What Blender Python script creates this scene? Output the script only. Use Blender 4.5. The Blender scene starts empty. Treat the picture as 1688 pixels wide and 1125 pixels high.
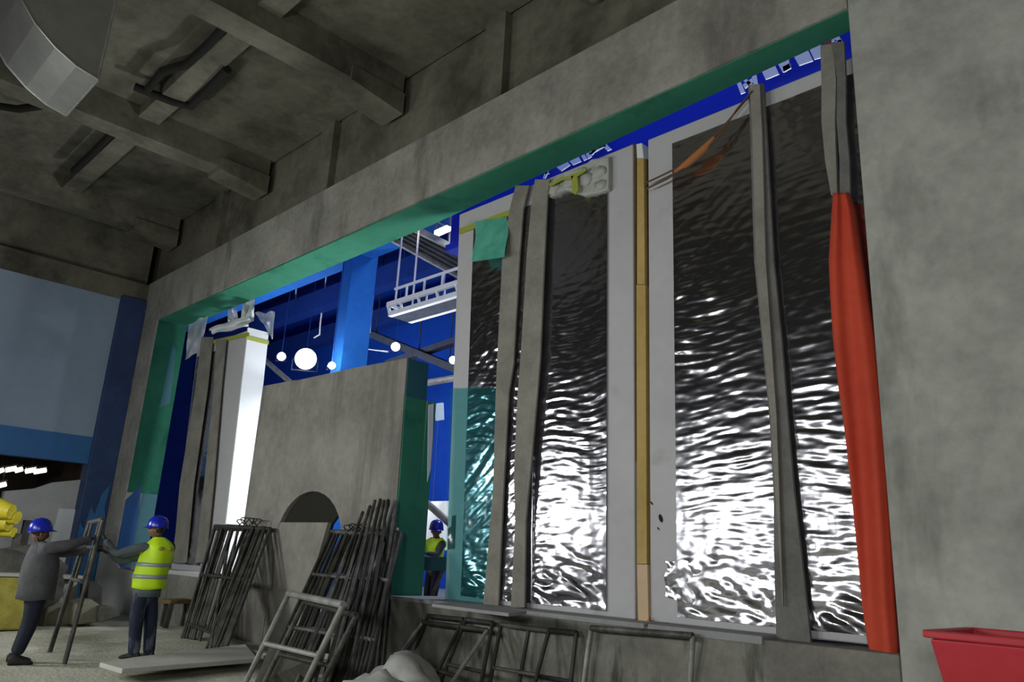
import bpy, bmesh, math, random
from mathutils import Vector, Matrix, noise
random.seed(7)
scene = bpy.context.scene
COL = scene.collection

# ------------------------------------------------------------------ camera
YAW, PITCH, ROLL, FPX, EYE = -0.793896, 0.277586, 0.0523962, 1282.0, 1.62
_f = Vector((math.sin(YAW)*math.cos(PITCH), math.cos(YAW)*math.cos(PITCH), math.sin(PITCH)))
_r = Vector((math.cos(YAW), -math.sin(YAW), 0)); _u = _r.cross(_f)
CR = math.cos(ROLL)*_r + math.sin(ROLL)*_u
CU = -math.sin(ROLL)*_r + math.cos(ROLL)*_u
CF = _f
CAM = Vector((0, 0, EYE))
cd = bpy.data.cameras.new('camera'); cam = bpy.data.objects.new('camera', cd); COL.objects.link(cam)
cd.sensor_width = 36.0; cd.lens = FPX/1688*36.0; cd.clip_end = 300
mw = Matrix.Identity(4)
for i in range(3):
    mw[i][0], mw[i][1], mw[i][2], mw[i][3] = CR[i], CU[i], -CF[i], CAM[i]
cam.matrix_world = mw
scene.camera = cam

# ------------------------------------------------------------------ world, exposure
wd = bpy.data.worlds.new('world'); scene.world = wd; wd.use_nodes = True
wd.node_tree.nodes['Background'].inputs[0].default_value = (0.55, 0.6, 0.6, 1)
wd.node_tree.nodes['Background'].inputs[1].default_value = 0.012
vs = scene.view_settings
vs.view_transform = 'Standard'; vs.look = 'None'; vs.gamma = 1.0; vs.use_curve_mapping = False
vs.exposure = 0.0

# ------------------------------------------------------------------ large lights (work lights of the site, added hall and pier lights)
def area(name, loc, target, size, power, color=(1, 1, 1), spread=180, sy=None):
    l = bpy.data.lights.new(name, 'AREA'); l.shape = 'RECTANGLE' if sy else 'SQUARE'; l.size = size
    if sy: l.size_y = sy
    l.energy = power; l.color = color; l.spread = math.radians(spread)
    o = bpy.data.objects.new(name, l); COL.objects.link(o); o.location = loc
    o.rotation_euler = (Vector(target)-Vector(loc)).to_track_quat('-Z', 'Y').to_euler()
    return o
WORK = [  # location of the head, target, power
    ((-14.8, -.6, 3.1), (-15.5, 8.0, 2.6), 215),
    ((-10.2, -2.4, 2.8), (-6.5, 8.0, 2.2), 150),
    ((-6.9, -3.4, 2.9), (-4.5, 8.0, 2.2), 160),
    ((1.6, -4.0, 3.0), (-1.0, 8.0, 2.4), 270),  # unseen light added to brighten the right pier
]
for k, (l, t, p) in enumerate(WORK):
    area('work_light_beam', l, t, 1.5, p, (0.97, 1.0, 0.97), 170, 1.0)
# lights of the blue hall, several added to brighten single parts
area('hall_light', (-13.4, 11.0, 3.6), (-18.0, 8.0, 5.5), 0.8, 290, (0.95, 0.98, 1.0))
area('hall_light', (-25.0, 9.4, 5.0), (-26.0, 20.0, 8.5), 1.0, 650, (0.85, 0.93, 1.0))  # added out of sight to brighten the column front and far wall
area('hall_light', (-10.0, 15.5, 14.0), (-10.0, 12.0, 2), 2.0, 900, (0.80, 0.90, 1.0))
area('hall_light', (-6.0, 9.4, 3.0), (-5.0, 10.6, 9.0), 0.8, 520, (0.9, 0.95, 1.0))  # added behind the panels to light the girder lettering
area('hall_light', (-12.6, 10.4, 3.4), (-14.2, 12.4, 2.2), 0.5, 60, (0.95, 0.98, 1.0))  # small light added to brighten the white hoarding board

# ------------------------------------------------------------------ pixel rays onto real planes
def ray(x, y): return CR*((x-844)/FPX) - CU*((y-562.5)/FPX) + CF
def PY(x, y, Y): d = ray(x, y); return CAM + d*(Y/d.y)
def PX(x, y, X): d = ray(x, y); return CAM + d*(X/d.x)
def PZ(x, y, Z): d = ray(x, y); return CAM + d*((Z-EYE)/d.z)

# ------------------------------------------------------------------ materials
def mat(name, color, rough=0.7, metal=0.0, spec=0.5, emit=None, estr=0, alpha=None, trans=None):
    m = bpy.data.materials.new(name); m.use_nodes = True
    b = m.node_tree.nodes['Principled BSDF']
    b.inputs['Base Color'].default_value = (*color, 1); b.inputs['Roughness'].default_value = rough
    b.inputs['Metallic'].default_value = metal
    b.inputs['Specular IOR Level'].default_value = spec
    if emit: b.inputs['Emission Color'].default_value = (*emit, 1); b.inputs['Emission Strength'].default_value = estr
    if alpha is not None: b.inputs['Alpha'].default_value = alpha
    if trans is not None: b.inputs['Transmission Weight'].default_value = trans
    return m
def nz(m, c1, c2, scale=1.0, stretch=(1, 1, 1), lo=0.35, hi=0.65, detail=6, bump=0.0, bscale=None, c3=None, s3=None, lo3=0.5, hi3=0.62, st3=(1, 1, 1), bdist=0.02):
    """two-tone noise colour with an optional third stain tone and bump, in world position"""
    nt = m.node_tree; b = nt.nodes['Principled BSDF']; L = nt.links.new
    geo = nt.nodes.new('ShaderNodeNewGeometry')
    def noise_fac(sc, st, a, z, det):
        mp = nt.nodes.new('ShaderNodeMapping'); mp.inputs['Scale'].default_value = st
        L(geo.outputs['Position'], mp.inputs[0])
        n = nt.nodes.new('ShaderNodeTexNoise'); n.inputs['Scale'].default_value = sc; n.inputs['Detail'].default_value = det
        n.inputs['Roughness'].default_value = 0.62
        L(mp.outputs[0], n.inputs[0])
        r = nt.nodes.new('ShaderNodeMapRange'); r.inputs[1].default_value = a; r.inputs[2].default_value = z
        L(n.outputs[0], r.inputs[0]); return r.outputs[0], n.outputs[0]
    f, _ = noise_fac(scale, stretch, lo, hi, detail)
    g, _ = noise_fac(scale*9, (1, 1, 1), .3, .7, 8)
    ad = nt.nodes.new('ShaderNodeMath'); ad.operation = 'MULTIPLY_ADD'; ad.inputs[1].default_value = .62
    sc2 = nt.nodes.new('ShaderNodeMath'); sc2.operation = 'MULTIPLY'; sc2.inputs[1].default_value = .38; L(g, sc2.inputs[0])
    L(f, ad.inputs[0]); L(sc2.outputs[0], ad.inputs[2]); f = ad.outputs[0]
    mx = nt.nodes.new('ShaderNodeMix'); mx.data_type = 'RGBA'
    mx.inputs[6].default_value = (*c1, 1); mx.inputs[7].default_value = (*c2, 1); L(f, mx.inputs[0])
    out = mx.outputs[2]
    if c3:
        f3, _ = noise_fac(s3, st3, lo3, hi3, 5)
        m3 = nt.nodes.new('ShaderNodeMix'); m3.data_type = 'RGBA'; m3.inputs[7].default_value = (*c3, 1)
        L(out, m3.inputs[6]); L(f3, m3.inputs[0]); out = m3.outputs[2]
    L(out, b.inputs['Base Color'])
    if bump:
        _, nb = noise_fac(bscale or scale*6, (1, 1, 1), 0, 1, 8)
        bp = nt.nodes.new('ShaderNodeBump'); bp.inputs['Strength'].default_value = bump; bp.inputs['Distance'].default_value = bdist
        L(nb, bp.inputs['Height']); L(bp.outputs[0], b.inputs['Normal'])
    return m
M = {}
M['concrete'] = nz(mat('concrete', (.3, .3, .28), .85), (.21, .203, .18), (.44, .427, .386), .9, bump=.8, bscale=7, c3=(.11, .105, .088), s3=.8, st3=(1.6, 1.6, .35), lo3=.55, hi3=.75)
M['concrete_pier'] = nz(mat('concrete_pier', (.4, .4, .37), .85), (.27, .275, .248), (.52, .525, .483), .8, bump=.5, bscale=6, c3=(.17, .175, .15), s3=.9, st3=(1.4, 1.4, .4), lo3=.56, hi3=.78)
M['concrete_arch'] = nz(mat('concrete_arch', (.35, .34, .31), .85), (.165, .157, .14), (.335, .318, .288), .8, bump=.8, bscale=7, c3=(.10, .095, .082), s3=.9, st3=(1.8, 1.8, .2), lo3=.52, hi3=.75)
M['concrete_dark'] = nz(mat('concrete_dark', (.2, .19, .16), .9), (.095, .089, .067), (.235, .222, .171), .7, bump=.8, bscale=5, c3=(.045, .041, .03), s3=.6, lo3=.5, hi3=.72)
M['concrete_low'] = nz(mat('concrete_low', (.24, .23, .2), .9), (.13, .125, .11), (.27, .265, .235), 1.3, bump=.7, bscale=9, c3=(.06, .06, .05), s3=1.6, st3=(2.5, 2.5, .5), lo3=.55, hi3=.7)
M['sill_grey'] = nz(mat('sill_grey', (.3, .3, .3), .8), (.24, .24, .25), (.34, .34, .35), 2, bump=.3)
M['green_paint'] = nz(mat('green_paint', (.1, .4, .28), .9, spec=.15), (.035, .20, .115), (.06, .27, .175), .5, lo=.3, hi=.7, bump=.25, bscale=8, c3=(.02, .13, .085), s3=.7, lo3=.55, hi3=.7)
M['green_dark'] = nz(mat('green_dark', (.02, .13, .08), .9, spec=.15), (.015, .10, .06), (.03, .155, .095), .6, lo=.3, hi=.7, bump=.25, bscale=8, c3=(.012, .07, .06), s3=.8, lo3=.55, hi3=.7)  # jamb's copy of the green paint, toned down against the hall light
M['teal_paint'] = nz(mat('teal_paint', (.05, .3, .4), .6), (.014, .095, .115), (.024, .13, .15), .7, bump=.25, bscale=8)
M['jamb_blue'] = nz(mat('jamb_blue', (.03, .16, .42), .6), (.008, .06, .19), (.014, .085, .25), .7, bump=.25, bscale=8)
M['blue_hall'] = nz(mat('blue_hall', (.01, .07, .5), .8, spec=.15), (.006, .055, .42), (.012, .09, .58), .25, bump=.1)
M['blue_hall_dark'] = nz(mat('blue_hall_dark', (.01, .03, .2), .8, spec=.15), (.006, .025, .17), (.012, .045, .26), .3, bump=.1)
M['blue_girder'] = nz(mat('blue_girder', (.01, .03, .45), .5), (.008, .022, .40), (.014, .035, .50), .4)
M['blue_col'] = nz(mat('blue_col', (.02, .17, .62), .8, spec=.15), (.010, .095, .40), (.02, .145, .50), .5)
M['wall_blue'] = nz(mat('wall_blue', (.22, .33, .48), .6), (.27, .36, .48), (.35, .44, .56), .6, bump=.1)
M['band_blue'] = nz(mat('band_blue', (.03, .13, .35), .6), (.035, .14, .36), (.05, .20, .46), .5)
M['col_navy'] = nz(mat('col_navy', (.02, .04, .12), .6), (.022, .04, .13), (.04, .085, .22), .8, c3=(.2, .25, .35), s3=.6, st3=(1, 1, 1), lo3=.62, hi3=.7)
M['plaster'] = nz(mat('plaster', (.55, .55, .55), .85), (.46, .46, .46), (.60, .60, .60), .7, bump=.2, bscale=6)
M['floor'] = nz(mat('floor', (.35, .34, .28), .95), (.36, .35, .27), (.60, .585, .49), .45, lo=.38, hi=.6, bump=.9, bscale=14, c3=(.22, .21, .155), s3=.35, lo3=.52, hi3=.66, bdist=.03)
M['slab'] = nz(mat('slab', (.5, .49, .45), .9), (.42, .41, .37), (.56, .55, .51), 1.3, bump=.5, bscale=10)
M['board'] = nz(mat('board', (.5, .5, .52), .75), (.46, .455, .475), (.54, .535, .555), .9, bump=.15, bscale=12, c3=(.40, .40, .40), s3=1.5, lo3=.6, hi3=.75)
M['foil'] = mat('foil', (.60, .59, .65), .17, 1.0)
M['webbing'] = nz(mat('webbing', (.2, .19, .17), .95, spec=.1), (.20, .19, .165), (.33, .315, .28), 2.2, bump=.3, bscale=60)
M['webbing_dark'] = nz(mat('webbing_dark', (.12, .115, .11), .95, spec=.1), (.13, .128, .122), (.22, .215, .205), 3, bump=.3, bscale=60)
M['red'] = nz(mat('red', (.6, .06, .02), .75), (.50, .042, .016), (.64, .072, .028), 1.2)
M['red_tub'] = nz(mat('red_tub', (.55, .03, .05), .45), (.48, .022, .035), (.58, .035, .055), 1.5)
M['yellow_wood'] = nz(mat('yellow_wood', (.5, .34, .1), .75), (.40, .265, .075), (.60, .42, .15), 1.4, (1, 1, .4), bump=.1)
M['pale_wood'] = nz(mat('pale_wood', (.62, .45, .28), .75), (.58, .42, .26), (.68, .5, .32), 3)
M['brown'] = nz(mat('brown', (.12, .07, .03), .8), (.09, .05, .02), (.16, .10, .04), 2)
M['tape'] = mat('tape', (.36, .40, .06), .6)
M['foam'] = nz(mat('foam', (.45, .47, .44), .85), (.36, .38, .35), (.52, .54, .5), 5, bump=.6, bscale=14)
M['rope_orange'] = mat('rope_orange', (.42, .16, .05), .85)
M['rope_dark'] = mat('rope_dark', (.13, .07, .04), .9)
M['steel'] = nz(mat('steel', (.16, .155, .145), .6, .35), (.035, .032, .029), (.19, .185, .172), 4, lo=.4, hi=.62)
M['steel_dark'] = nz(mat('steel_dark', (.06, .055, .05), .65, .3), (.018, .017, .015), (.075, .071, .065), 4)
M['steel_mid'] = nz(mat('steel_mid', (.1, .095, .09), .65, .3), (.022, .02, .018), (.115, .11, .10), 4, lo=.4, hi=.62)
M['steel_light'] = nz(mat('steel_light', (.4, .4, .38), .5, .4), (.22, .22, .2), (.48, .48, .46), 4)
M['galv'] = nz(mat('galv', (.5, .5, .48), .42, .7), (.42, .42, .40), (.55, .55, .53), 2.5)
M['black'] = mat('black', (.012, .011, .008), .9)
M['white_paint'] = mat('white_paint', (.8, .82, .85), .5)
M['white_letter'] = mat('white_letter', (.75, .8, .85), .6)
M['red_letter'] = mat('red_letter', (.35, .04, .04), .6)
M['grate'] = nz(mat('grate', (.07, .09, .12), .6), (.025, .03, .05), (.06, .07, .10), 4)
M['plastic_sheet'] = mat('plastic_sheet', (.75, .8, .9), .25, alpha=.75)
M['mint_reflection'] = nz(mat('mint_reflection', (.12, .5, .38), .3), (.06, .36, .26), (.16, .58, .45), 3, bump=.3, bscale=12)  # mint reflection on the foil, put into the colour
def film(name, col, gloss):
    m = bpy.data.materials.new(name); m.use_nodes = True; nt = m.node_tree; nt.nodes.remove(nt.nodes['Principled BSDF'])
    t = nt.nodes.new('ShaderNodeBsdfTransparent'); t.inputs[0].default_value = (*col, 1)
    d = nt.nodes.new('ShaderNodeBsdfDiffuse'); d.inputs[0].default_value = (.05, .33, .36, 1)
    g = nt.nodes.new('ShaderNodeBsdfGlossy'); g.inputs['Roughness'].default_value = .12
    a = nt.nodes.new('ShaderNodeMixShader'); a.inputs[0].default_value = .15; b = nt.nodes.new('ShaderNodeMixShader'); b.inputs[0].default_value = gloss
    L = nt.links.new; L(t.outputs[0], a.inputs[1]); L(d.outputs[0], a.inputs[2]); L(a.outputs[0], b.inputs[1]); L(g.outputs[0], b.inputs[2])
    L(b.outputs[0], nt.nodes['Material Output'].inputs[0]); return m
M['teal_tint'] = film('teal_tint', (.55, .86, .88), .05)  # translucent teal for the sheet added to tint the left panel
M['lamp'] = mat('lamp', (1, 1, 1), .5, emit=(.95, .98, 1), estr=30)
M['lamp_soft'] = mat('lamp_soft', (1, 1, 1), .5, emit=(1, .93, .75), estr=3.0)
M['helmet'] = mat('helmet', (.012, .02, .42), .25)
M['skin'] = mat('skin', (.18, .09, .055), .6)
M['jacket'] = nz(mat('jacket', (.12, .12, .13), .9), (.055, .055, .062), (.10, .10, .108), 9)
M['jacket_blue'] = nz(mat('jacket_blue', (.10, .125, .14), .9), (.085, .105, .12), (.13, .155, .17), 9)
M['trousers'] = nz(mat('trousers', (.012, .016, .04), .9), (.005, .007, .018), (.010, .013, .03), 6)
M['jeans'] = nz(mat('jeans', (.02, .03, .07), .9), (.008, .012, .032), (.018, .026, .056), 5, c3=(.16, .18, .24), s3=7, st3=(1, 1, .3), lo3=.52, hi3=.68)
M['shoe'] = mat('shoe', (.015, .015, .014), .7)
M['glove'] = mat('glove', (.04, .045, .045), .85)
M['vest'] = mat('vest', (.62, .93, .01), .55, emit=None)
M['reflective'] = mat('reflective', (.38, .42, .42), .4, .2)
M['yellow'] = nz(mat('yellow', (.65, .55, .02), .5), (.52, .42, .012), (.74, .64, .04), 3)
M['yellow_dull'] = nz(mat('yellow_dull', (.35, .30, .04), .8), (.22, .18, .03), (.45, .40, .08), 3)
M['dark_cloth'] = nz(mat('dark_cloth', (.06, .055, .045), .9), (.03, .028, .022), (.10, .095, .08), 2.5)
M['stone'] = nz(mat('stone', (.2, .19, .14), .9), (.13, .12, .085), (.27, .26, .2), 3, bump=.5)
M['stone_light'] = nz(mat('stone_light', (.4, .39, .34), .9), (.32, .31, .27), (.48, .47, .42), 3, bump=.5)
M['sack'] = nz(mat('sack', (.45, .45, .42), .85), (.38, .38, .36), (.52, .52, .5), 4, bump=.3)
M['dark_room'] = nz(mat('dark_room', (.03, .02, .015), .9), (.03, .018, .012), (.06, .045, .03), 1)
M['eye'] = mat('eye', (.02, .015, .01), .3)

# ------------------------------------------------------------------ mesh helpers
class MB:
    def __init__(s): s.v = []; s.f = []; s.mi = []; s.smooth = []
    def add(s, vs, fs, mi=0, smooth=False):
        n = len(s.v); s.v += [Vector(p) for p in vs]
        for f in fs: s.f.append([i+n for i in f]); s.mi.append(mi); s.smooth.append(smooth)
        return s
    def box(s, a, b, mi=0):
        (x0, y0, z0), (x1, y1, z1) = a, b
        return s.add([(x0, y0, z0), (x1, y0, z0), (x1, y1, z0), (x0, y1, z0), (x0, y0, z1), (x1, y0, z1), (x1, y1, z1), (x0, y1, z1)],
                     [(0, 3, 2, 1), (4, 5, 6, 7), (0, 1, 5, 4), (1, 2, 6, 5), (2, 3, 7, 6), (3, 0, 4, 7)], mi)
    def bar(s, a, b, w, h=None, up=(0, 0, 1)):
        """rectangular bar from a to b"""
        a, b = Vector(a), Vector(b); d = (b-a).normalized(); h = h or w
        upv = Vector(up)
        if abs(d.dot(upv)) > .97: upv = Vector((1, 0, 0))
        x = d.cross(upv).normalized()*(w/2); y = x.cross(d).normalized()*(h/2)
        vs = [a-x-y, a+x-y, a+x+y, a-x+y, b-x-y, b+x-y, b+x+y, b-x+y]
        return s.add(vs, [(3, 2, 1, 0), (4, 5, 6, 7), (0, 1, 5, 4), (1, 2, 6, 5), (2, 3, 7, 6), (3, 0, 4, 7)])
    def tube(s, pts, r, n=8, caps=True, smooth=True):
        pts = [Vector(p) for p in pts]
        rs = r if isinstance(r, (list, tuple)) else [r]*len(pts)
        rings = []; x = None
        for i, p in enumerate(pts):
            d = (pts[min(i+1, len(pts)-1)]-pts[max(i-1, 0)]).normalized()
            if x is None:
                x = d.orthogonal().normalized()
            else:
                x = (x-d*x.dot(d)); x = x.normalized() if x.length > 1e-6 else d.orthogonal().normalized()
            y = d.cross(x)
            rings.append([p+(x*math.cos(2*math.pi*k/n)+y*math.sin(2*math.pi*k/n))*rs[i] for k in range(n)])
        vs = [v for R_ in rings for v in R_]; fs = []
        for i in range(len(pts)-1):
            for k in range(n): fs.append((i*n+k, i*n+(k+1) % n, (i+1)*n+(k+1) % n, (i+1)*n+k))
        s.add(vs, fs, 0, smooth)
        if caps:
            s.add(rings[0], [tuple(range(n))[::-1]]); s.add(rings[-1], [tuple(range(n))])
        return s
    def prism(s, poly, off, mi=0):
        """closed polygon (3D points) extruded by vector off"""
        poly = [Vector(p) for p in poly]; off = Vector(off); n = len(poly)
        vs = poly+[p+off for p in poly]
        fs = [tuple(range(n)), tuple(range(2*n-1, n-1, -1))]+[(i, i+n, (i+1) % n+n, (i+1) % n) for i in range(n)]
        return s.add(vs, fs, mi)
    def lathe(s, c, prof, n=20, ax=(1, 1), smooth=True, mi=0):
        c = Vector(c); vs = []
        for r, z in prof:
            for k in range(n):
                a = 2*math.pi*k/n; vs.append(c+Vector((r*math.cos(a)*ax[0], r*math.sin(a)*ax[1], z)))
        fs = []
        for i in range(len(prof)-1):
            for k in range(n): fs.append((i*n+k, i*n+(k+1) % n, (i+1)*n+(k+1) % n, (i+1)*n+k))
        s.add(vs, fs, mi, smooth)
        s.add(vs[:n], [tuple(range(n))[::-1]], mi); s.add(vs[-n:], [tuple(range(n))], mi)
        return s
    def blob(s, c, r, amp=.15, freq=1.5, sub=3, flat=None, seed=0, smooth=True):
        bm = bmesh.new(); bmesh.ops.create_icosphere(bm, subdivisions=sub, radius=1)
        c = Vector(c); r = Vector(r) if not isinstance(r, (int, float)) else Vector((r, r, r))
        vs = []
        for v in bm.verts:
            k = 1+amp*noise.noise(v.co*freq+Vector((seed*7.1, seed*3.3, seed)))*2+amp*.5*noise.noise(v.co*freq*3+Vector((seed, 5, 1)))
            p = Vector((v.co.x*r.x, v.co.y*r.y, v.co.z*r.z))*k+c
            if flat is not None: p.z = max(p.z, flat)
            vs.append(p)
        fs = [tuple(v.index for v in f.verts) for f in bm.faces]; bm.free()
        return s.add(vs, fs, 0, smooth)
    def grid(s, fn, nu, nv, smooth=True, mi=0):
        vs = [fn(i/nu, j/nv) for j in range(nv+1) for i in range(nu+1)]
        fs = [(j*(nu+1)+i, j*(nu+1)+i+1, (j+1)*(nu+1)+i+1, (j+1)*(nu+1)+i) for j in range(nv) for i in range(nu)]
        return s.add(vs, fs, mi, smooth)
    def build(s, name, m, parent=None, bevel=0, fix=True):
        me = bpy.data.meshes.new(name)
        if parent is not None: base = wloc(parent)
        else:
            xs = [p.x for p in s.v]; ys = [p.y for p in s.v]; zs = [p.z for p in s.v]
            base = Vector(((min(xs)+max(xs))/2, (min(ys)+max(ys))/2, min(zs)))
        me.from_pydata([p-base for p in s.v], [], s.f)
        for mm in (m if isinstance(m, (list, tuple)) else [m]): me.materials.append(M[mm])
        me.polygons.foreach_set('material_index', s.mi); me.polygons.foreach_set('use_smooth', s.smooth)
        if fix:
            bm = bmesh.new(); bm.from_mesh(me); bmesh.ops.recalc_face_normals(bm, faces=bm.faces); bm.to_mesh(me); bm.free()
        me.update()
        o = bpy.data.objects.new(name, me); COL.objects.link(o)
        if parent is not None: o.parent = parent
        else: o.location = base
        if bevel:
            b = o.modifiers.new('bevel', 'BEVEL'); b.width = bevel; b.segments = 2; b.limit_method = 'ANGLE'
        return o
def wloc(o):
    p = Vector(o.location)
    return p + (wloc(o.parent) if o.parent else Vector((0, 0, 0)))
def tag(o, label=None, cat=None, group=None, kind=None):
    if label: o['label'] = label
    if cat: o['category'] = cat
    if group: o['group'] = group
    if kind: o['kind'] = kind
    return o
def thing(name, loc, label, cat, group=None):
    o = bpy.data.objects.new(name, None); o.empty_display_size = .2; COL.objects.link(o); o.location = loc
    return tag(o, label, cat, group)
def struct(o, label=None): return tag(o, label, kind='structure')
def box(name, a, b, m, parent=None, bevel=0): return MB().box(a, b).build(name, m, parent, bevel)
def polyY(pts, Y, t=.02): return MB().prism([PY(x, y, Y) for x, y in pts], (0, t, 0))
def ribbon(mb, left, right, thick, n=8):
    """flat strap through left/right edge points (3D), thickness towards +y"""
    k = len(left); off = Vector((0, thick, 0)); vs = []
    for a, b in zip(left, right): vs += [a, b, b+off, a+off]
    fs = [(0, 1, 2, 3), (4*k-4, 4*k-1, 4*k-2, 4*k-3)]
    for i in range(k-1):
        q = 4*i
        for j in range(4): fs.append((q+j, q+4+j, q+4+(j+1) % 4, q+(j+1) % 4))
    return mb.add(vs, fs)

D = 7.55; TH = .82; SOF = 7.65; XJ = -21.8; XP = -2.68; SILL = 1.02; CEIL = 10.75

# ================================================================== SETTING
# ---- floor of the front hall: trodden sand and cement dust
def floor_fn(u, v):
    x = -31+38*u; y = -12+19.9*v
    h = .035*noise.noise(Vector((x*.6, y*.6, 0)))+.02*noise.noise(Vector((x*2, y*2, 3)))+.008*noise.noise(Vector((x*7, y*7, 5)))
    return Vector((x, y, h-.012))
struct(MB().grid(floor_fn, 300, 160).build('floor', 'floor', fix=False), 'sandy grey dirt floor of the front hall')
# ---- ceiling and its ribs
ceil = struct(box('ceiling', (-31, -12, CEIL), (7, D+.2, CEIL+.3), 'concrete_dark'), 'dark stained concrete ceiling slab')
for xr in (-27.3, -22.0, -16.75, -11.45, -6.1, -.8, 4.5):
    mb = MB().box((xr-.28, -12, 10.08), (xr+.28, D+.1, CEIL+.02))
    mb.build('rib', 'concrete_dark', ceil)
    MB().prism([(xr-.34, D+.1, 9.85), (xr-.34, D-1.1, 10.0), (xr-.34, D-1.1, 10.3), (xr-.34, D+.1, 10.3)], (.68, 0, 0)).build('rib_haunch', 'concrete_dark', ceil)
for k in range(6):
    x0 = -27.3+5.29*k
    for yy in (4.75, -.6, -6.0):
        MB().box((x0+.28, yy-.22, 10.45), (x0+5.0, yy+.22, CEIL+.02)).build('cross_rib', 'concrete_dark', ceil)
# ---- main wall with the wide opening
TR = .38
wb = struct(MB().prism([(-23.3, D, SOF), (XP, D, SOF+.05), (XP, D+TR, SOF+.05), (-10.75, D+TH-.08, SOF), (-23.3, D+TH, SOF)], (0, 0, 1.3)).build('wall_back', 'concrete'), 'grey concrete lintel beam over the wide opening')
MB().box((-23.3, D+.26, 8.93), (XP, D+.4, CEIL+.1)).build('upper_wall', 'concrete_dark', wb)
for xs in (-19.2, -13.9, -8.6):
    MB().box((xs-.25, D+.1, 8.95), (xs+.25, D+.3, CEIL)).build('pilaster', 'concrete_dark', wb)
# painted soffit of the lintel, two runs
MB().prism([(-10.75, D+.03, SOF-.012), (XP, D+.03, SOF+.038), (XP, D+TR, SOF+.038), (-10.75, D+TH-.08, SOF-.012)], (0, 0, .03)).build('soffit_paint', 'green_paint', wb)
MB().prism([(XJ, D+.03, SOF-.012), (-10.75, D+.03, SOF-.012), (-10.75, D+TH-.08, SOF-.012), (XJ, D+TH-.005, SOF-.012)], (0, 0, .03)).build('soffit_paint', 'green_paint', wb)
wp = struct(MB().box((XP, D, -.05), (5.5, D+TR-.02, CEIL)).build('wall_right', 'concrete_pier', bevel=.03), 'broad pale grey concrete pier at the right of the opening')
# left pier
wl = struct(MB().box((-23.3, D, -.05), (XJ, D+TH, SOF)).build('wall_pier', 'concrete'), 'narrow concrete pier at the left end of the opening')
MB().box((XJ, D+.03, 4.9), (XJ+.015, D+TH, SOF)).build('reveal_paint', 'green_dark', wl)
MB().box((XJ, D+.03, 2.9), (XJ+.015, D+TH, 4.9)).build('reveal_paint', 'green_dark', wl)
MB().prism([(XJ, D+.03, SILL), (XJ, D+.42, SILL), (XJ, D+.42, 2.2), (XJ, D+.36, 3.1), (XJ, D+.03, 2.7)], (.02, 0, 0)).build('reveal_paint', 'jamb_blue', wl)
MB().box((XJ, D+.42, SILL), (XJ+.012, D+TH, 2.9)).build('reveal_paint', 'teal_paint', wl)
MB().prism([(XJ+.012, D+.45, 5.2), (XJ+.012, D+.72, 5.4), (XJ+.012, D+.62, 6.9), (XJ+.012, D+.50, 7.1)], (.01, 0, 0)).build('reveal_patch', 'teal_paint', wl)
# ---- low walls
lw = struct(MB().box((-10.0, D, -.05), (XP, 8.9, SILL)).build('wall_low', 'concrete_low', bevel=.02), 'low stained concrete wall under the foil panels')
MB().box((-10.0, D-.02, SILL-.03), (-5.35, 8.9, SILL+.03)).build('coping', 'sill_grey', lw, .01)
MB().box((-5.3, D-.02, SILL-.05), (-3.95, D+.45, SILL+.03)).build('coping', 'sill_grey', lw, .01)
lw2 = struct(MB().box((XJ, D, -.05), (-15.0, 8.9, SILL)).build('wall_low_left', 'concrete_low', bevel=.02), 'low rough concrete wall left of the arched wall')
MB().box((-20.5, D-.02, SILL-.03), (-15.4, D+.4, SILL+.06)).build('coping', 'plaster', lw2, .01)
MB().prism([(-22.8, D-.03, -.05), (-18.9, D-.03, -.05), (-19.3, D-.03, .55), (-19.9, D-.03, .95), (-21.2, D-.03, 1.0), (-21.9, D-.03, 1.25), (-22.8, D-.03, 1.5)], (0, .035, 0)).build('plaster_coat', 'plaster', lw2)
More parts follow.
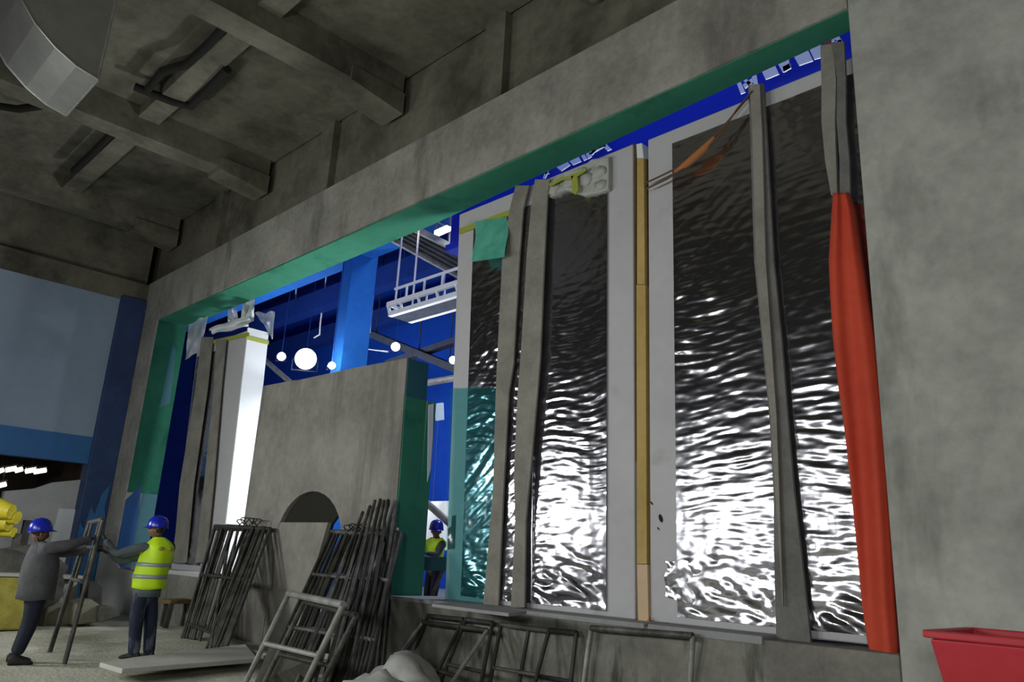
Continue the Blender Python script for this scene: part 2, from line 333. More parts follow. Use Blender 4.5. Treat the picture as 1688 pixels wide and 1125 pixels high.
# ---- wall with the arched doorway
def arch_wall():
    x0, x1, zt = -15.05, -10.08, 4.82
    ax0, ax1, zs, zp = -13.72, -11.5, 1.75, 2.68
    cxm = (ax0+ax1)/2; hw = (ax1-ax0)/2
    arc = [(cxm-hw*math.cos(math.pi*k/16), zs+(zp-zs)*math.sin(math.pi*k/16)) for k in range(17)]
    # front polygon in strips so that it stays quads
    mb = MB()
    for y0, y1, dz in ((D, D+.45, 0),):
        def q(poly): mb.prism([(x, y0, z) for x, z in poly], (0, y1-y0, 0))
        q([(x0, -.05), (ax0, -.05), (ax0, zs), (ax0, zt+.06), (x0, zt+.1)])
        q([(ax1, -.05), (x1+.02, -.05), (x1, 2.5), (x1-.06, 4.8), (ax1, zt+.02), (ax1, zs)])
        for k in range(16):
            (a, za), (b, zb) = arc[k], arc[k+1]
            q([(a, za), (b, zb), (b, zt+.05-.03*k/16), (a, zt+.05-.03*(k)/16)])
    o = struct(mb.build('wall_middle', 'concrete_arch'), 'free-standing grey concrete wall with a half-blocked arched doorway')
    MB().box((-11.4, D+.45, -.05), (x1+.0, D+.63, 4.15)).build('rear_layer', 'concrete_arch', o)
    MB().box((-15.05, D+.45, -.05), (-13.9, D+.63, 4.15)).build('rear_layer', 'concrete_arch', o)
    # painted end face
    MB().prism([(x1, D+.02, 2.5), (x1-.045, D+.02, 4.15), (x1-.045, D+.45, 4.15), (x1, D+.45, 2.5)], (.022, 0, 0)).build('end_paint', 'green_paint', o)
    MB().prism([(x1-.045, D+.02, 4.15), (x1-.065, D+.02, 4.8), (x1-.065, D+.45, 4.8), (x1-.045, D+.45, 4.15)], (.022, 0, 0)).build('end_paint', 'teal_paint', o)
    MB().prism([(x1+.02, D+.02, SILL+.03), (x1+.0, D+.02, 2.5), (x1+.0, D+.63, 2.5), (x1+.02, D+.63, SILL+.03)], (.022, 0, 0)).build('end_paint', 'green_paint', o)
    MB().box((x1, D+.45, 2.5), (x1+.02, D+.63, 4.15)).build('end_paint', 'green_paint', o)
    MB().prism([(-13.8, D+.09, -.05), (-12.7, D+.09, -.05), (-12.0, D+.09, 2.1), (-11.66, D+.09, 2.42), (-11.66, D+.09, 2.72), (-13.8, D+.09, 2.72)], (0, .05, 0)).build('doorway_shade', 'black', o)  # shade inside the arch, put in as a black sheet
    MB().prism([PX(x, y, -10.06) for x, y in ((706, 668), (714, 666), (713, 720), (709, 775), (704, 795), (705, 730))], (.012, 0, 0)).build('torn_white_edge', 'white_paint', o)
    MB().prism([(-13.73, D+.012, -.05), (-12.7, D+.012, -.05), (-12.0, D+.012, 2.13), (-13.73, D+.012, 2.13)], (0, .09, 0)).build('doorway_infill', 'concrete_arch', o)
arch_wall()
# ---- left side of the front hall
wleft = struct(MB().box((-23.3, -12, 4.3), (-23.0, 6.85, 8.3)).build('wall_left', 'wall_blue'), 'pale blue painted wall panel on the left')
MB().box((-23.3, -12, 3.6), (-22.96, 6.85, 4.32)).build('band', 'band_blue', wleft)
MB().box((-23.5, -12, 8.3), (-22.95, D, 8.9)).build('edge_beam', 'concrete_dark', wleft)
MB().box((-23.6, -12, 8.9), (-23.2, D, CEIL)).build('upper_wall', 'concrete_dark', wleft)
cl = struct(MB().box((-23.4, 6.85, -.05), (-22.85, D, 8.4)).build('wall_column', 'col_navy', bevel=.02), 'dark navy painted column beside the left pier')
MB().prism([(-22.84, 6.9, 0), (-22.84, 7.5, 0), (-22.84, 7.53, 2.1), (-22.84, 7.44, 2.5), (-22.84, 7.47, 3.1), (-22.84, 7.3, 2.85), (-22.84, 7.22, 2.3), (-22.84, 7.1, 2.5), (-22.84, 7.02, 1.9), (-22.84, 6.9, 2.1)], (.01, 0, 0)).build('worn_patch', 'band_blue', cl)
# plastered low wall under the blue wall, and the dark room behind
wpl = struct(MB().prism([(-23.3, 5.15, 0), (-23.3, 6.9, 0), (-23.3, 6.9, 3.2), (-23.3, 6.2, 3.05), (-23.3, 5.8, 2.85), (-23.3, 5.15, 2.72)], (-.25, 0, 0)).build('wall_plaster', 'plaster'), 'whitish plastered wall stub under the blue wall')
MB().prism([(-23.27, 6.35, 0), (-23.27, 6.9, 0), (-23.27, 6.9, 2.4), (-23.27, 6.45, 2.4)], (.04, 0, 0)).build('white_strip', 'white_paint', wpl)
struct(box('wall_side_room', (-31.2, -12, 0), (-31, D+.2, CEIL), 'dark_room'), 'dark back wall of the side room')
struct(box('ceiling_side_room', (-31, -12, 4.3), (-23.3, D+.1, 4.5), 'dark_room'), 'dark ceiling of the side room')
struct(box('wall_rear', (-31, -12.3, 0), (7, -12, CEIL), 'concrete_dark'), 'concrete wall behind the viewer')
struct(box('wall_far_right', (6.8, -12, 0), (7, 21, 15.5), 'concrete_dark'), 'concrete wall far to the right')
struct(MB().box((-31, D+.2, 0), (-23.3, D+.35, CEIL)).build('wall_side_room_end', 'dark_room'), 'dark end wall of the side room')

# ---- blue hall beyond
struct(MB().box((-46, 8.9, .3), (7, 21, .5)).build('floor_blue_hall', 'slab'), 'concrete floor of the blue hall')
struct(box('wall_blue_hall', (-46, 21, 0), (7, 21.3, 15.5), 'blue_hall'), 'deep blue far wall of the hall beyond')
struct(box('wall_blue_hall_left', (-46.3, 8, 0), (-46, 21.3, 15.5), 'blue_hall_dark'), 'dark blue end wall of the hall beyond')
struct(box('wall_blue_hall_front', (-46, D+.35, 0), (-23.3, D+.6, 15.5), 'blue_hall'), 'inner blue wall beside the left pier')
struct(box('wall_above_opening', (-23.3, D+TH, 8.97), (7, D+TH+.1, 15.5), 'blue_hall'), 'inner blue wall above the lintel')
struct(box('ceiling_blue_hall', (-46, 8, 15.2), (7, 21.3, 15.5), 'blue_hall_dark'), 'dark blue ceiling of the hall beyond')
cb = struct(MB().box((-19.85, 12.0, .5), (-19.3, 12.9, 10.9)).build('column_blue', 'blue_col', bevel=.02), 'bright blue steel column in the hall beyond')
MB().box((-40, 11.95, 10.5), (-12, 12.7, 11.6)).build('beam_blue', 'blue_col', cb)
for yb in (15.5, 18.5):
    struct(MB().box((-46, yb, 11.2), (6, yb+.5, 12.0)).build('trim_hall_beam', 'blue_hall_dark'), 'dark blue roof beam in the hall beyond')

# ================================================================== FOIL-FACED PANELS
def N(x, y, z=0.0): return noise.noise(Vector((x, y, z)))
def foil_h(x, z, seed, zb, zt):
    """relief of the foil: uneven horizontal ripples, slanting wrinkles, crumples near the foot"""
    t = (z-zb)/(zt-zb)
    amp = (.45+.6*max(0, min(1, (.9-t)/.4)))*(1-.3*max(0, min(1, (.42-t)/.25)))
    wx = .5*N(x*.9, z*.9, seed+40); wz = .35*N(x*1.1, z*.8, seed+41)
    m1 = .35+.9*max(0, min(1, .45+1.5*N(x*.7, z*.6, seed+3)))
    h = .0105*m1*N(x*2.0+wx, z*13+wz*7, seed)
    h += .0062*m1*N(x*4.2, z*25+wz*10, seed+7)
    d = x*.78+z*.62; e = -x*.62+z*.78
    w = max(0, min(1, .25+1.7*N(x*.55+4, z*.45, seed+20)))
    h += .016*w*N(d*1.1, e*8.5+2*wx, seed+2)+.006*w*N(d*2.5, e*19, seed+13)
    v = max(0, min(1, 1.8*N(x*.8+9, z*.35, seed+25)-.1))
    h += .012*v*N(x*9, z*2.2, seed+4)
    h += .0035*N(x*7, z*11, seed+11)+.0016*N(x*17, z*22, seed+12)
    h *= amp
    if t < .16:
        k = (.16-t)/.16
        h += k*.05*abs(N(x*3+z*3, z*5, seed+30))
    return h
def foil_sheet(name, parent, el, er, Y, zb, zt, seed, du=.026, dz=.0165):
    """el/er: functions z -> x of the left and right edges"""
    nu = int((er((zb+zt)/2)-el((zb+zt)/2))/du); nv = int((zt-zb)/dz)
    def fn(u, v):
        z = zb+(zt-zb)*v; x = el(z)+(er(z)-el(z))*u
        e = min(u, 1-u)*(er(z)-el(z))
        z2 = z+(.02*N(x*2, 7, seed) if v in (0, 1) else 0)
        return Vector((x, Y-.03-foil_h(x, z, seed, zb, zt)*min(1, .25+e/.06), z2))
    return MB().grid(fn, nu, nv).build(name, 'foil', parent, fix=False)
def edge(pa, pb, Y):
    a, b = PY(*pa, Y), PY(*pb, Y)
    return lambda z: a.x+(b.x-a.x)*(z-a.z)/(b.z-a.z)
YP = D+.40                     # front plane of the panels
# ---- panel A (left of the wooden strip)
A0 = edge((757, 360), (733, 990), YP); A1 = edge((1043, 240), (1047, 1030), YP)
B0 = edge((1068, 235), (1072, 1035), YP)
def slab(name, e0, e1, zb, zt, Y, t, parent, m='board'):
    return MB().prism([(e0(zb), Y, zb), (e1(zb), Y, zb), (e1(zt), Y, zt), (e0(zt), Y, zt)], (0, t, 0)).build(name, m, parent, .015)
pA = thing('foil_panel', ((A0(SILL)+A1(SILL))/2, YP+.2, SILL+.03), 'tall pale panel with silver foil face and two straps, left of the yellow wooden strip', 'panel', 'tall foil-faced panels')
slab('board', A0, A1, SILL+.03, 7.38, YP, .38, pA)
FA0 = edge((781, 430), (765, 900), YP); FA1 = edge((1003, 310), (1001, 1010), YP)
foil_sheet('foil', pA, FA0, FA1, YP, 1.12, 7.02, 1)
MB().tube([Vector((FA0(z)+1.42+.006*math.sin(z*9), YP-.045, z)) for z in [1.15+.3*k for k in range(20)]], .012, 6).build('foil_seam', 'foil', pA)
# torn foam lip over the foil, with tape
lipA = MB()
pts = [(905, 300), (930, 283), (955, 278), (975, 262), (1003, 258), (1003, 312), (985, 318), (960, 322), (930, 312), (905, 326)]
lip = polyY(pts, YP-.09, .10).build('torn_foam_lip', 'foam', pA, .02)
for (x, y, r) in ((915, 312, .12), (940, 300, .14), (965, 298, .16), (988, 285, .13), (960, 285, .1), (992, 305, .1)):
    p = PY(x, y, YP-.08)
    MB().blob(p, (r, .06, r*.8), .3, 2.5, 2, seed=x).build('foam_lump', 'foam', lip)
ribbon(MB(), [PY(757, 377, YP-.03), PY(850, 342, YP-.05)], [PY(757, 386, YP-.03), PY(850, 350, YP-.05)], .02).build('tape_band', 'tape', pA)
polyY([(941, 287), (951, 285), (953, 312), (949, 321), (943, 318)], YP-.19, .02).build('tape_piece', 'tape', pA)
polyY([(905, 303), (925, 292), (945, 290), (965, 276), (966, 281), (945, 295), (926, 297), (906, 308)], YP-.19, .015).build('tape_piece', 'tape', pA)
# flap at the upper left, coloured mint for a reflection on the foil
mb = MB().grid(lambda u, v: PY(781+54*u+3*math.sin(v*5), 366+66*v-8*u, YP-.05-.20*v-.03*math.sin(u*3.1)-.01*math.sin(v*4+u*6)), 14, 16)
mb.build('mint_flap', 'mint_reflection', pA)
tintY = YP-.075  # teal tint of the panel's lower left, added as a thin sheet
tf = MB().grid(lambda u, v: PY((742-9*v)*(1-u)+(838-20*v)*u+1.5*N(v*6, u, 2), 640+(352+6*u)*v+2*N(u*4, 3, v), tintY-.012*N(u*4, v*9, 6)-.006*N(u*11, v*25, 7)), 24, 80)
tag(tf.build('teal_tint_sheet', 'teal_tint', fix=False), 'added translucent teal sheet tinting the lower left corner of the left foil panel', 'tint sheet')
# dark scuffs on the lower left edge of board A
polyY([(745, 851), (750, 850), (748, 905), (738, 906), (738, 872), (744, 868)], YP-.02, .02).build('edge_bracket', 'steel_dark', pA)
# ---- panel B (right)
B1 = lambda z: XP+.9
pB = thing('foil_panel', (-4.0, YP+.2, SILL+.03), 'widest foil-faced panel, right of the yellow strip, running behind the right pier', 'panel', 'tall foil-faced panels')
slab('board', B0, B1, SILL+.03, 7.35, YP, .38, pB)
FB0 = edge((1110, 250), (1119, 1000), YP)
foil_sheet('foil', pB, FB0, lambda z: XP+.6, YP, 1.13, 7.12, 5)
# crumpled foil corner at the foot
def crumple(u, v):
    x = 1097+54*u+5*N(v*3, 1, 4)*(1-u); y = 926+(58+16*u)*v+5*N(u*3, 2, 5)
    return PY(x, y, YP-.03+.012*u*u-(1-u)*(.02+.02*N(u*2.6+1, v*2.6, 3)+.006*N(u*8, v*8, 4))-.012*math.sin(u*3.1))
MB().grid(crumple, 22, 24).build('foil_corner', 'foil', pB)
for x, y, s in ((1089, 855, .55), (1074, 830, .25), (1085, 872, .2)):
    p = PY(x, y, YP-.006); MB().prism([p+Vector((.05*s*math.cos(a)-.015*math.sin(a), 0, .09*s*math.sin(a))) for a in [k*math.pi/4 for k in range(8)]], (0, .012, 0)).build('nail_hole', 'black', pB)
# foil hem along the foot
MB().bar(PY(1122, 1040, YP-.04), PY(1420, 1078, YP-.04), .05, .05).build('foil_hem', 'foil', pB)
# ---- panel C (far left, seen past the arched wall)
YC = D+.62
C0 = edge((325, 578), (283, 927), YC); C1 = edge((411, 524), (372, 863), YC)
pC = thing('foil_panel', ((C0(SILL)+C1(SILL))/2, YC+.2, SILL), 'foil-faced panel at far left with a brightly lit white edge', 'panel', 'tall foil-faced panels')
slab('board', C0, C1, SILL, 6.72, YC, .5, pC, 'board')
MB().prism([(C1(SILL)+.004, YC-.02, SILL), (C1(6.78)+.004, YC-.02, 6.78), (C1(6.78)+.004, YC+.52, 6.78), (C1(SILL)+.004, YC+.52, SILL)], (.05, 0, 0)).build('edge_facing', 'white_paint', pC)
foil_sheet('foil', pC, lambda z: C0(z)+.1, lambda z: C1(z)-1.0, YC, 1.2, 6.45, 8, .05, .05)
ribbon(MB(), [PY(345, 562, YC-.06), PY(410, 548, YC-.06), ], [PY(345, 568, YC-.06), PY(410, 554, YC-.06)], .02).build('tape_band', 'tape', pC)
MB().prism([(C1(6.5)+.06, YC-.05, 6.47), (C1(6.5)+.06, YC+.54, 6.47), (C1(6.5)+.06, YC+.54, 6.57), (C1(6.5)+.06, YC-.05, 6.57)], (.012, 0, 0)).build('tape_band', 'tape', pC)

# ---- yellow wooden strip in the joint
ws = thing('wooden_strip', PY(1058, 1033, YP-.02), 'tall narrow yellow wooden strip between the two big foil panels', 'timber')
def strip(px, Y, t): return MB().prism([PY(x, y, Y) for x, y in px], (0, t, 0))
strip([(1049, 470), (1064, 470), (1066, 930), (1050, 930)], YP-.03, .2).build('upper_length', 'yellow_wood', ws)
strip([(1050, 262), (1061, 262), (1063, 469), (1050, 469)], YP-.03, .2).build('upper_length', 'yellow_wood', ws)
strip([(1050, 931), (1067, 931), (1069, 1034), (1052, 1034)], YP-.04, .2).build('lower_length', 'pale_wood', ws)
strip([(1049, 238), (1058, 236), (1061, 261), (1050, 261)], YP-.03, .2).build('white_end', 'white_paint', ws)
strip([(1040, 238), (1048, 238), (1048, 790), (1041, 790)], YP+.03, .1).build('side_strip', 'brown', ws)
strip([(1062, 262), (1067, 262), (1071, 1030), (1068, 1030), (1066, 700)], YP+.03, .1).build('side_strip', 'brown', ws)
MB().box((-6.0, YP+.385, SILL+.03), (-5.45, YP+.42, 7.3)).build('joint_light_block', 'black', ws)  # unseen black box added to stop light leaking through the joint
strip([(1062, 1036), (1071, 1030), (1070, 1018), (1064, 1028)], YP-.07, .03).build('rust_foot', 'rope_orange', ws)

# ================================================================== SLINGS
def strap(name, rows, Y, label, m='webbing', t=.03, bulge=.0, group='grey webbing slings on the panels'):
    """rows: (y, xl, xr, [extra distance in front of the plane])"""
    L_, R_ = [], []
    for i, r in enumerate(rows):
        off = r[3] if len(r) > 3 else 0
        L_.append(PY(r[1], r[0], Y-off)); R_.append(PY(r[2], r[0], Y-off))
    o = ribbon(MB(), L_, R_, t).build(name, m)
    return tag(o, label, 'sling', group)
strap('webbing_sling', [(306, 850, 872), (345, 840, 862), (423, 828, 856), (600, 819, 846), (650, 817, 838), (800, 813, 830), (900, 805, 825), (1000, 796, 821)], YP-.10, 'left of two grey webbing slings hanging down the left foil panel')
strap('webbing_sling', [(296, 882, 906), (323, 877, 902), (423, 868, 897), (590, 858, 890), (650, 853, 885), (776, 847, 874), (860, 849, 866), (1002, 842, 864)], YP-.14, 'right of two grey webbing slings hanging down the left foil panel')
s3 = thing('webbing_sling', PY(1308, 1070, YP-.1), 'long grey sling widening downwards, left of the orange-red sleeve', 'sling', 'grey webbing slings on the panels')
ribbon(MB(), [PY(x, y, YP-.12) for x, y in ((1233, 140), (1236, 200), (1243, 430), (1256, 560), (1269, 700), (1275, 813), (1276, 927), (1280, 1066))],
       [PY(x, y, YP-.12) for x, y in ((1258, 138), (1262, 200), (1275, 430), (1288, 560), (1299, 700), (1309, 813), (1322, 927), (1337, 1068))], .04).build('band', 'webbing_dark', s3)
ribbon(MB(), [PY(x, y, YP-.17) for x, y in ((1236, 140), (1240, 220), (1246, 430), (1270, 690), (1290, 1000))], [PY(x, y, YP-.17) for x, y in ((1252, 139), (1256, 220), (1262, 430), (1280, 690), (1291, 1000))], .03).build('folded_edge', 'webbing', s3)
s4 = thing('webbing_sling', PY(1382, 320, YP-.12), 'doubled grey sling hanging above the orange-red sleeve', 'sling', 'grey webbing slings on the panels')
ribbon(MB(), [PY(x, y, YP-.12) for x, y in ((1352, 75), (1354, 130), (1354, 200), (1360, 265), (1370, 322))], [PY(x, y, YP-.12) for x, y in ((1372, 72), (1378, 130), (1376, 200), (1378, 265), (1380, 322))], .04).build('band', 'webbing', s4)
ribbon(MB(), [PY(x, y, YP-.15) for x, y in ((1370, 70), (1380, 130), (1379, 200), (1384, 265), (1384, 322))], [PY(x, y, YP-.15) for x, y in ((1391, 68), (1394, 130), (1394, 200), (1400, 265), (1401, 322))], .04).build('band', 'webbing_dark', s4)
# slings on panel C
strap('webbing_sling', [(556, 332, 350), (640, 322, 341), (800, 296, 318), (928, 285, 306)], YC-.10, 'leftmost sling on the far foil panel by the green reveal')
strap('webbing_sling', [(560, 356, 372), (640, 352, 364), (800, 336, 351), (928, 322, 338)], YC-.10, 'second sling on the far foil panel, before its white edge')
# ---- orange-red protective sleeve
rs = thing('sling_sleeve', PY(1450, 1085, YP-.25), 'long orange-red fabric sleeve hanging beside the right pier', 'sling')
rl = [(318, 1373), (345, 1371), (430, 1366), (500, 1369), (560, 1373), (640, 1382), (700, 1391), (800, 1402), (900, 1412), (1000, 1421), (1060, 1430), (1083, 1436)]
rr = [(318, 1398), (345, 1406), (430, 1419), (500, 1430), (560, 1439), (640, 1449), (700, 1456), (800, 1463), (900, 1468), (1000, 1473), (1060, 1478), (1086, 1479)]
def sleeve(u, v):
    k = v*(len(rl)-1); i = min(int(k), len(rl)-2); f = k-i
    ly = rl[i][0]*(1-f)+rl[i+1][0]*f; lx = rl[i][1]*(1-f)+rl[i+1][1]*f
    rx = rr[i][1]*(1-f)+rr[i+1][1]*f; ry = rr[i][0]*(1-f)+rr[i+1][0]*f
    fold = .05*math.sin(u*math.pi)+.035*math.sin(u*9+v*2.5)*min(1, 3*(1-v))+.03*math.sin(u*4+v*5)-.05*max(0, .4-abs(u-.3))*v
    p = PY(lx+(rx-lx)*u, ly+(ry-ly)*u, YP-.20-fold)
    return p
mb = MB().grid(sleeve, 16, 60)
nv_ = len(mb.v); back = [p+Vector((0, .09+.05*math.sin((k % 17)/16*math.pi), 0)) for k, p in enumerate(mb.v)]
mb.add(back, [tuple(reversed(f)) for f in mb.f[:]], 0, True)
for j in range(60):
    for i in (0, 16):
        a, b = j*17+i, (j+1)*17+i; mb.f.append([a, b, b+nv_, a+nv_]); mb.mi.append(0); mb.smooth.append(True)
for i in range(16):
    for j in (0, 60):
        a, b = j*17+i, j*17+i+1; mb.f.append([a, b, b+nv_, a+nv_]); mb.mi.append(0); mb.smooth.append(True)
mb.build('sleeve', 'red', rs)
# ---- rope with an orange rag knot between the sling and the strip
rp = thing('tie_rope', PY(1068, 305, YP-.1), 'thin rope with orange rag tied from the yellow strip to a sling', 'rope')
ropeY = YP-.16
MB().tube([PY(x, y, ropeY) for x, y in ((1062, 303), (1090, 290), (1130, 270), (1160, 248), (1190, 212), (1235, 158))], .013, 6).build('rope', 'rope_dark', rp)
MB().tube([PY(x, y, ropeY-.02) for x, y in ((1064, 312), (1100, 295), (1140, 268), (1185, 225), (1215, 180), (1240, 150))], .013, 6).build('rope', 'rope_dark', rp)
MB().tube([PY(x, y, ropeY-.02) for x, y in ((1112, 284), (1135, 268), (1160, 246), (1178, 226))], [.02, .05, .05, .02], 8).build('rag', 'rope_orange', rp)

# ================================================================== BLUE HALL BEYOND
YG = 10.6
g0, g1 = PY(800, 315, YG), PY(1440, 60, YG)
gd = thing('crane_girder', (-6, YG+.3, 8.2), 'deep blue overhead girder with white lettering above the panels', 'girder')
MB().box((-13.0, YG, 8.55), (5.0, YG+.6, 10.6)).build('web_plate', 'blue_girder', gd)
MB().box((-13.0, YG-.12, 8.4), (5.0, YG+.72, 8.56)).build('flange', 'blue_girder', gd)
def glyph(strokes, m='white_letter'):
    mb = MB()
    for s in strokes: mb.prism([PY(x, y, YG-.14) for x, y in s], (0, .02, 0))
    mb.build('character', m, gd)
glyph([[(1211, 128), (1217, 126), (1228, 152), (1221, 155)], [(1217, 126), (1224, 124), (1246, 143), (1240, 146)], [(1236, 108), (1243, 105), (1250, 140), (1243, 143)], [(1224, 140), (1240, 128), (1242, 133), (1228, 146)]])
glyph([[(1250, 104), (1272, 96), (1284, 122), (1262, 131)], [(1256, 92), (1260, 90), (1263, 100), (1259, 102)]])
glyph([[(1277, 96), (1298, 88), (1303, 112), (1290, 119)], [(1290, 110), (1302, 104), (1304, 112), (1292, 119)]])
glyph([[(1304, 85), (1328, 74), (1340, 100), (1317, 108)]])
glyph([[(1330, 72), (1352, 64), (1356, 94), (1342, 98)]])
glyph([[(1355, 66), (1368, 62), (1372, 84), (1360, 88)]], 'red_letter')
glyph([[(1372, 56), (1378, 50), (1392, 76), (1386, 79)], [(1372, 56), (1377, 56), (1374, 82), (1369, 83)], [(1374, 70), (1387, 64), (1388, 68), (1375, 75)]])
glyph([[(889, 276), (895, 273), (905, 286), (900, 288)], [(902, 271), (907, 270), (899, 294), (895, 294)]])
glyph([[(912, 272), (928, 258), (940, 272), (925, 282)]])
glyph([[(930, 256), (948, 247), (958, 266), (944, 272)], [(952, 246), (957, 244), (968, 262), (962, 265)]])
glyph([[(962, 244), (968, 241), (975, 258), (969, 262)], [(970, 250), (992, 238), (994, 243), (972, 256)]])
glyph([[(985, 232), (991, 229), (1008, 246), (1001, 249)], [(988, 232), (992, 234), (976, 256), (972, 254)], [(976, 243), (998, 236), (999, 241), (978, 248)]])

# catwalk seen from below and the white suspended platform
cw = thing('catwalk', PZ(690, 410, 9.6), 'grey grated catwalk seen from below, with white rail, under the lintel', 'catwalk')
cz = 9.6
c1, c2, c3, c4 = PZ(632, 386, cz), PZ(760, 457, cz), PZ(760, 415, cz), PZ(672, 372, cz)
MB().prism([c1, c2, c3, c4], (0, 0, .08)).build('deck', 'grate', cw)
for k in range(6):
    a = c1.lerp(c4, k/5); b = c2.lerp(c3, k/5)
    MB().bar(a-Vector((0, 0, .03)), b-Vector((0, 0, .03)), .06, .06).build('grate_bar', 'steel_dark', cw)
for a, b in ((c1, c2), (c4, c3)):
    MB().bar(a, b, .09, .16).build('edge_beam', 'steel_light', cw)
for px in (((672, 372), (690, 362)), ((655, 380), (684, 366)), ((720, 385), (740, 376))):
    a, b = PZ(*px[0], cz-.06), PZ(*px[1], cz-.06)
    MB().bar(a, b, .16, .10).build('light_fitting', 'lamp_soft', cw)
tops = []
for k in range(5):
    a = c4.lerp(c3, k/4); tops.append(a+Vector((0, 0, .95)))
    MB().bar(a, a+Vector((0, 0, .95)), .05).build('post', 'steel_light', cw)
MB().tube([tops[0], tops[-1]], .03, 6).build('handrail', 'steel_light', cw); MB().tube([t-Vector((0, 0, .45)) for t in (tops[0], tops[-1])], .025, 6).build('handrail', 'steel_light', cw)

YB = 10.3
pf = thing('suspended_platform', PY(700, 510, YB), 'white railed suspended platform hanging in the blue hall', 'platform')
def pb(px, Y): return PY(px[0], px[1], Y)
f0, f1 = pb((643, 519), YB), pb((765, 482), YB)      # bottom front rail
t0, t1 = pb((633, 502), YB+.0), pb((765, 462), YB)    # mid rail
u0, u1 = pb((650, 480), YB), pb((765, 440), YB)
z0 = f0.z; x0, x1 = f0.x, f1.x
wdp = .6
MB().box((x0, YB, z0-.05), (x1, YB+wdp, z0)).build('deck', 'grate', pf)
for yy in (YB, YB+wdp):
    for dz, r, xs_ in ((.0, .055, 0), (.27, .05, -.12), (.62, .025, .1)):
        MB().bar((x0+xs_, yy, z0+dz), (x1, yy, z0+dz), r*2).build('rail', 'white_paint', pf)
    for k in range(4):
        xx = x0+(x1-x0)*(.18+.25*k)
        MB().bar((xx, yy, z0), (xx-.12, yy, z0+.27), .05).build('strut', 'white_paint', pf)
        if k < 3: MB().bar((xx+.1, yy, z0+.27), (xx+.1, yy, z0+.62), .06 if k == 2 else .04).build('post', 'white_paint', pf)
    MB().bar((x0, yy, z0), (x0-.12, yy, z0+.27), .06).build('strut', 'white_paint', pf)
MB().bar((x0-.12, YB, z0+.27), (x0-.12, YB+wdp, z0+.27), .06).build('cross_member', 'white_paint', pf)
for yy in (YB+.05, YB+wdp-.05):
    MB().bar((x0+.1, yy, z0), (x0+.1, yy, 15.2), .035).build('hanger', 'white_paint', pf)

# flood lamp and the lesser lamps
def flood(px, Y, r, label, fit=True):
    c = PY(*px, Y); d = (CAM-c).normalized(); q = d.to_track_quat('Z', 'Y')
    t = thing('flood_lamp', c-Vector((0, 0, r*1.3)), label, 'lamp', 'lamps in the blue hall')
    def ring(rr, dd, n=24): return [c+q@Vector((rr*math.cos(2*math.pi*k/n), rr*math.sin(2*math.pi*k/n), dd)) for k in range(n)]
    mb = MB(); A = [ring(r*.5, -r*.8), ring(r*.9, -r*.3), ring(r*1.08, 0), ring(r*1.08, .04)]
    n = 24; vs = [p for R_ in A for p in R_]
    mb.add(vs, [(i*n+k, i*n+(k+1) % n, (i+1)*n+(k+1) % n, (i+1)*n+k) for i in range(3) for k in range(n)], 0, True)
    mb.add(A[0], [tuple(range(n))]); mb.build('reflector_housing', 'steel_light', t, fix=False)
    MB().add(ring(r, .02)+[c+q@Vector((0, 0, .06))], [(k, (k+1) % n, n) for k in range(n)], 0, True).build('lens', 'lamp', t, fix=False)
    s = q@Vector((1, 0, 0))
    MB().tube([c+s*r*1.1, c+s*r*1.25+Vector((0, 0, -r*.2)), c+s*r*1.25+Vector((0, 0, -r*1.25)), c-s*r*1.25+Vector((0, 0, -r*1.25)), c-s*r*1.25+Vector((0, 0, -r*.2)), c-s*r*1.1], r*.06, 6).build('bracket', 'steel_dark', t)
    MB().tube([c-d*r*.6, c-d*r*.6+Vector((0, 0, 15.2-c.z))], .012, 6).build('hanger', 'blue_hall_dark', t)
    return t
flood((504, 592), 14.0, .36, 'glaring round white floodlight in the blue hall above the arched wall')
lm = flood((547, 603), 11.6, .10, 'small lamp at the foot of the blue column over the arched wall')
pl = bpy.data.lights.new('column_lamp', 'POINT'); pl.energy = 90; pl.shadow_soft_size = .1; po = bpy.data.objects.new('column_lamp', pl); COL.objects.link(po); po.location = PY(547, 603, 11.6)+Vector((0, -.25, .1))
flood((464, 588), 13.0, .14, 'small lit lamp left of the glaring floodlight')
flood((652, 572), 14.0, .13, 'small round lamp right of the blue column')
flood((747, 594), 13.0, .10, 'smallest lamp, beside the left edge of the foil panel')
flood((806, 316), 15.0, .22, 'faint lamp glowing between the lintel and the left foil panel')
# hanging rods and pipes
for k, (pts, Y, lab) in enumerate(((((488, 480), (487, 505), (460, 516)), 16, 'thin bent white conduit hanging left of the blue column'),
        (((528, 535), (527, 552), (518, 557)), 16, 'short bent conduit low beside the blue column'),
        (((611, 530), (610, 548), (596, 553)), 16, 'bent conduit right of the blue column'),
        (((596, 575), (640, 580)), 16, 'short level pipe right of the blue column'))):
    P_ = [PY(x, y, Y) for x, y in pts]; P_ = [Vector((P_[0].x, P_[0].y, 15.2))]+P_
    tag(MB().tube(P_, .035, 6).build('conduit', 'white_paint'), lab, 'conduit', 'conduits in the blue hall')
tag(MB().tube([PY(690, 634, 14)+Vector((-14, 0, 0)), PY(690, 634, 14), PY(760, 622, 14), PY(760, 622, 14)+Vector((14, 0, 0))], .10, 10).build('pipe', 'steel_light'), 'grey pipe crossing the blue hall beside the foil panel', 'pipe')
bp0, bp1 = PY(430, 588, 9.6), PY(482, 634, 9.6)
tag(MB().tube([bp0, bp0+(bp1-bp0)*((.5-bp0.z)/(bp1.z-bp0.z))], .07, 10).build('brace_pole', 'steel_light'), 'grey slanting pole behind the arched wall top', 'pole')
MBt = thing('cable_tray', PY(660, 560, 16.5), 'dark cable tray running under the roof of the blue hall', 'tray')
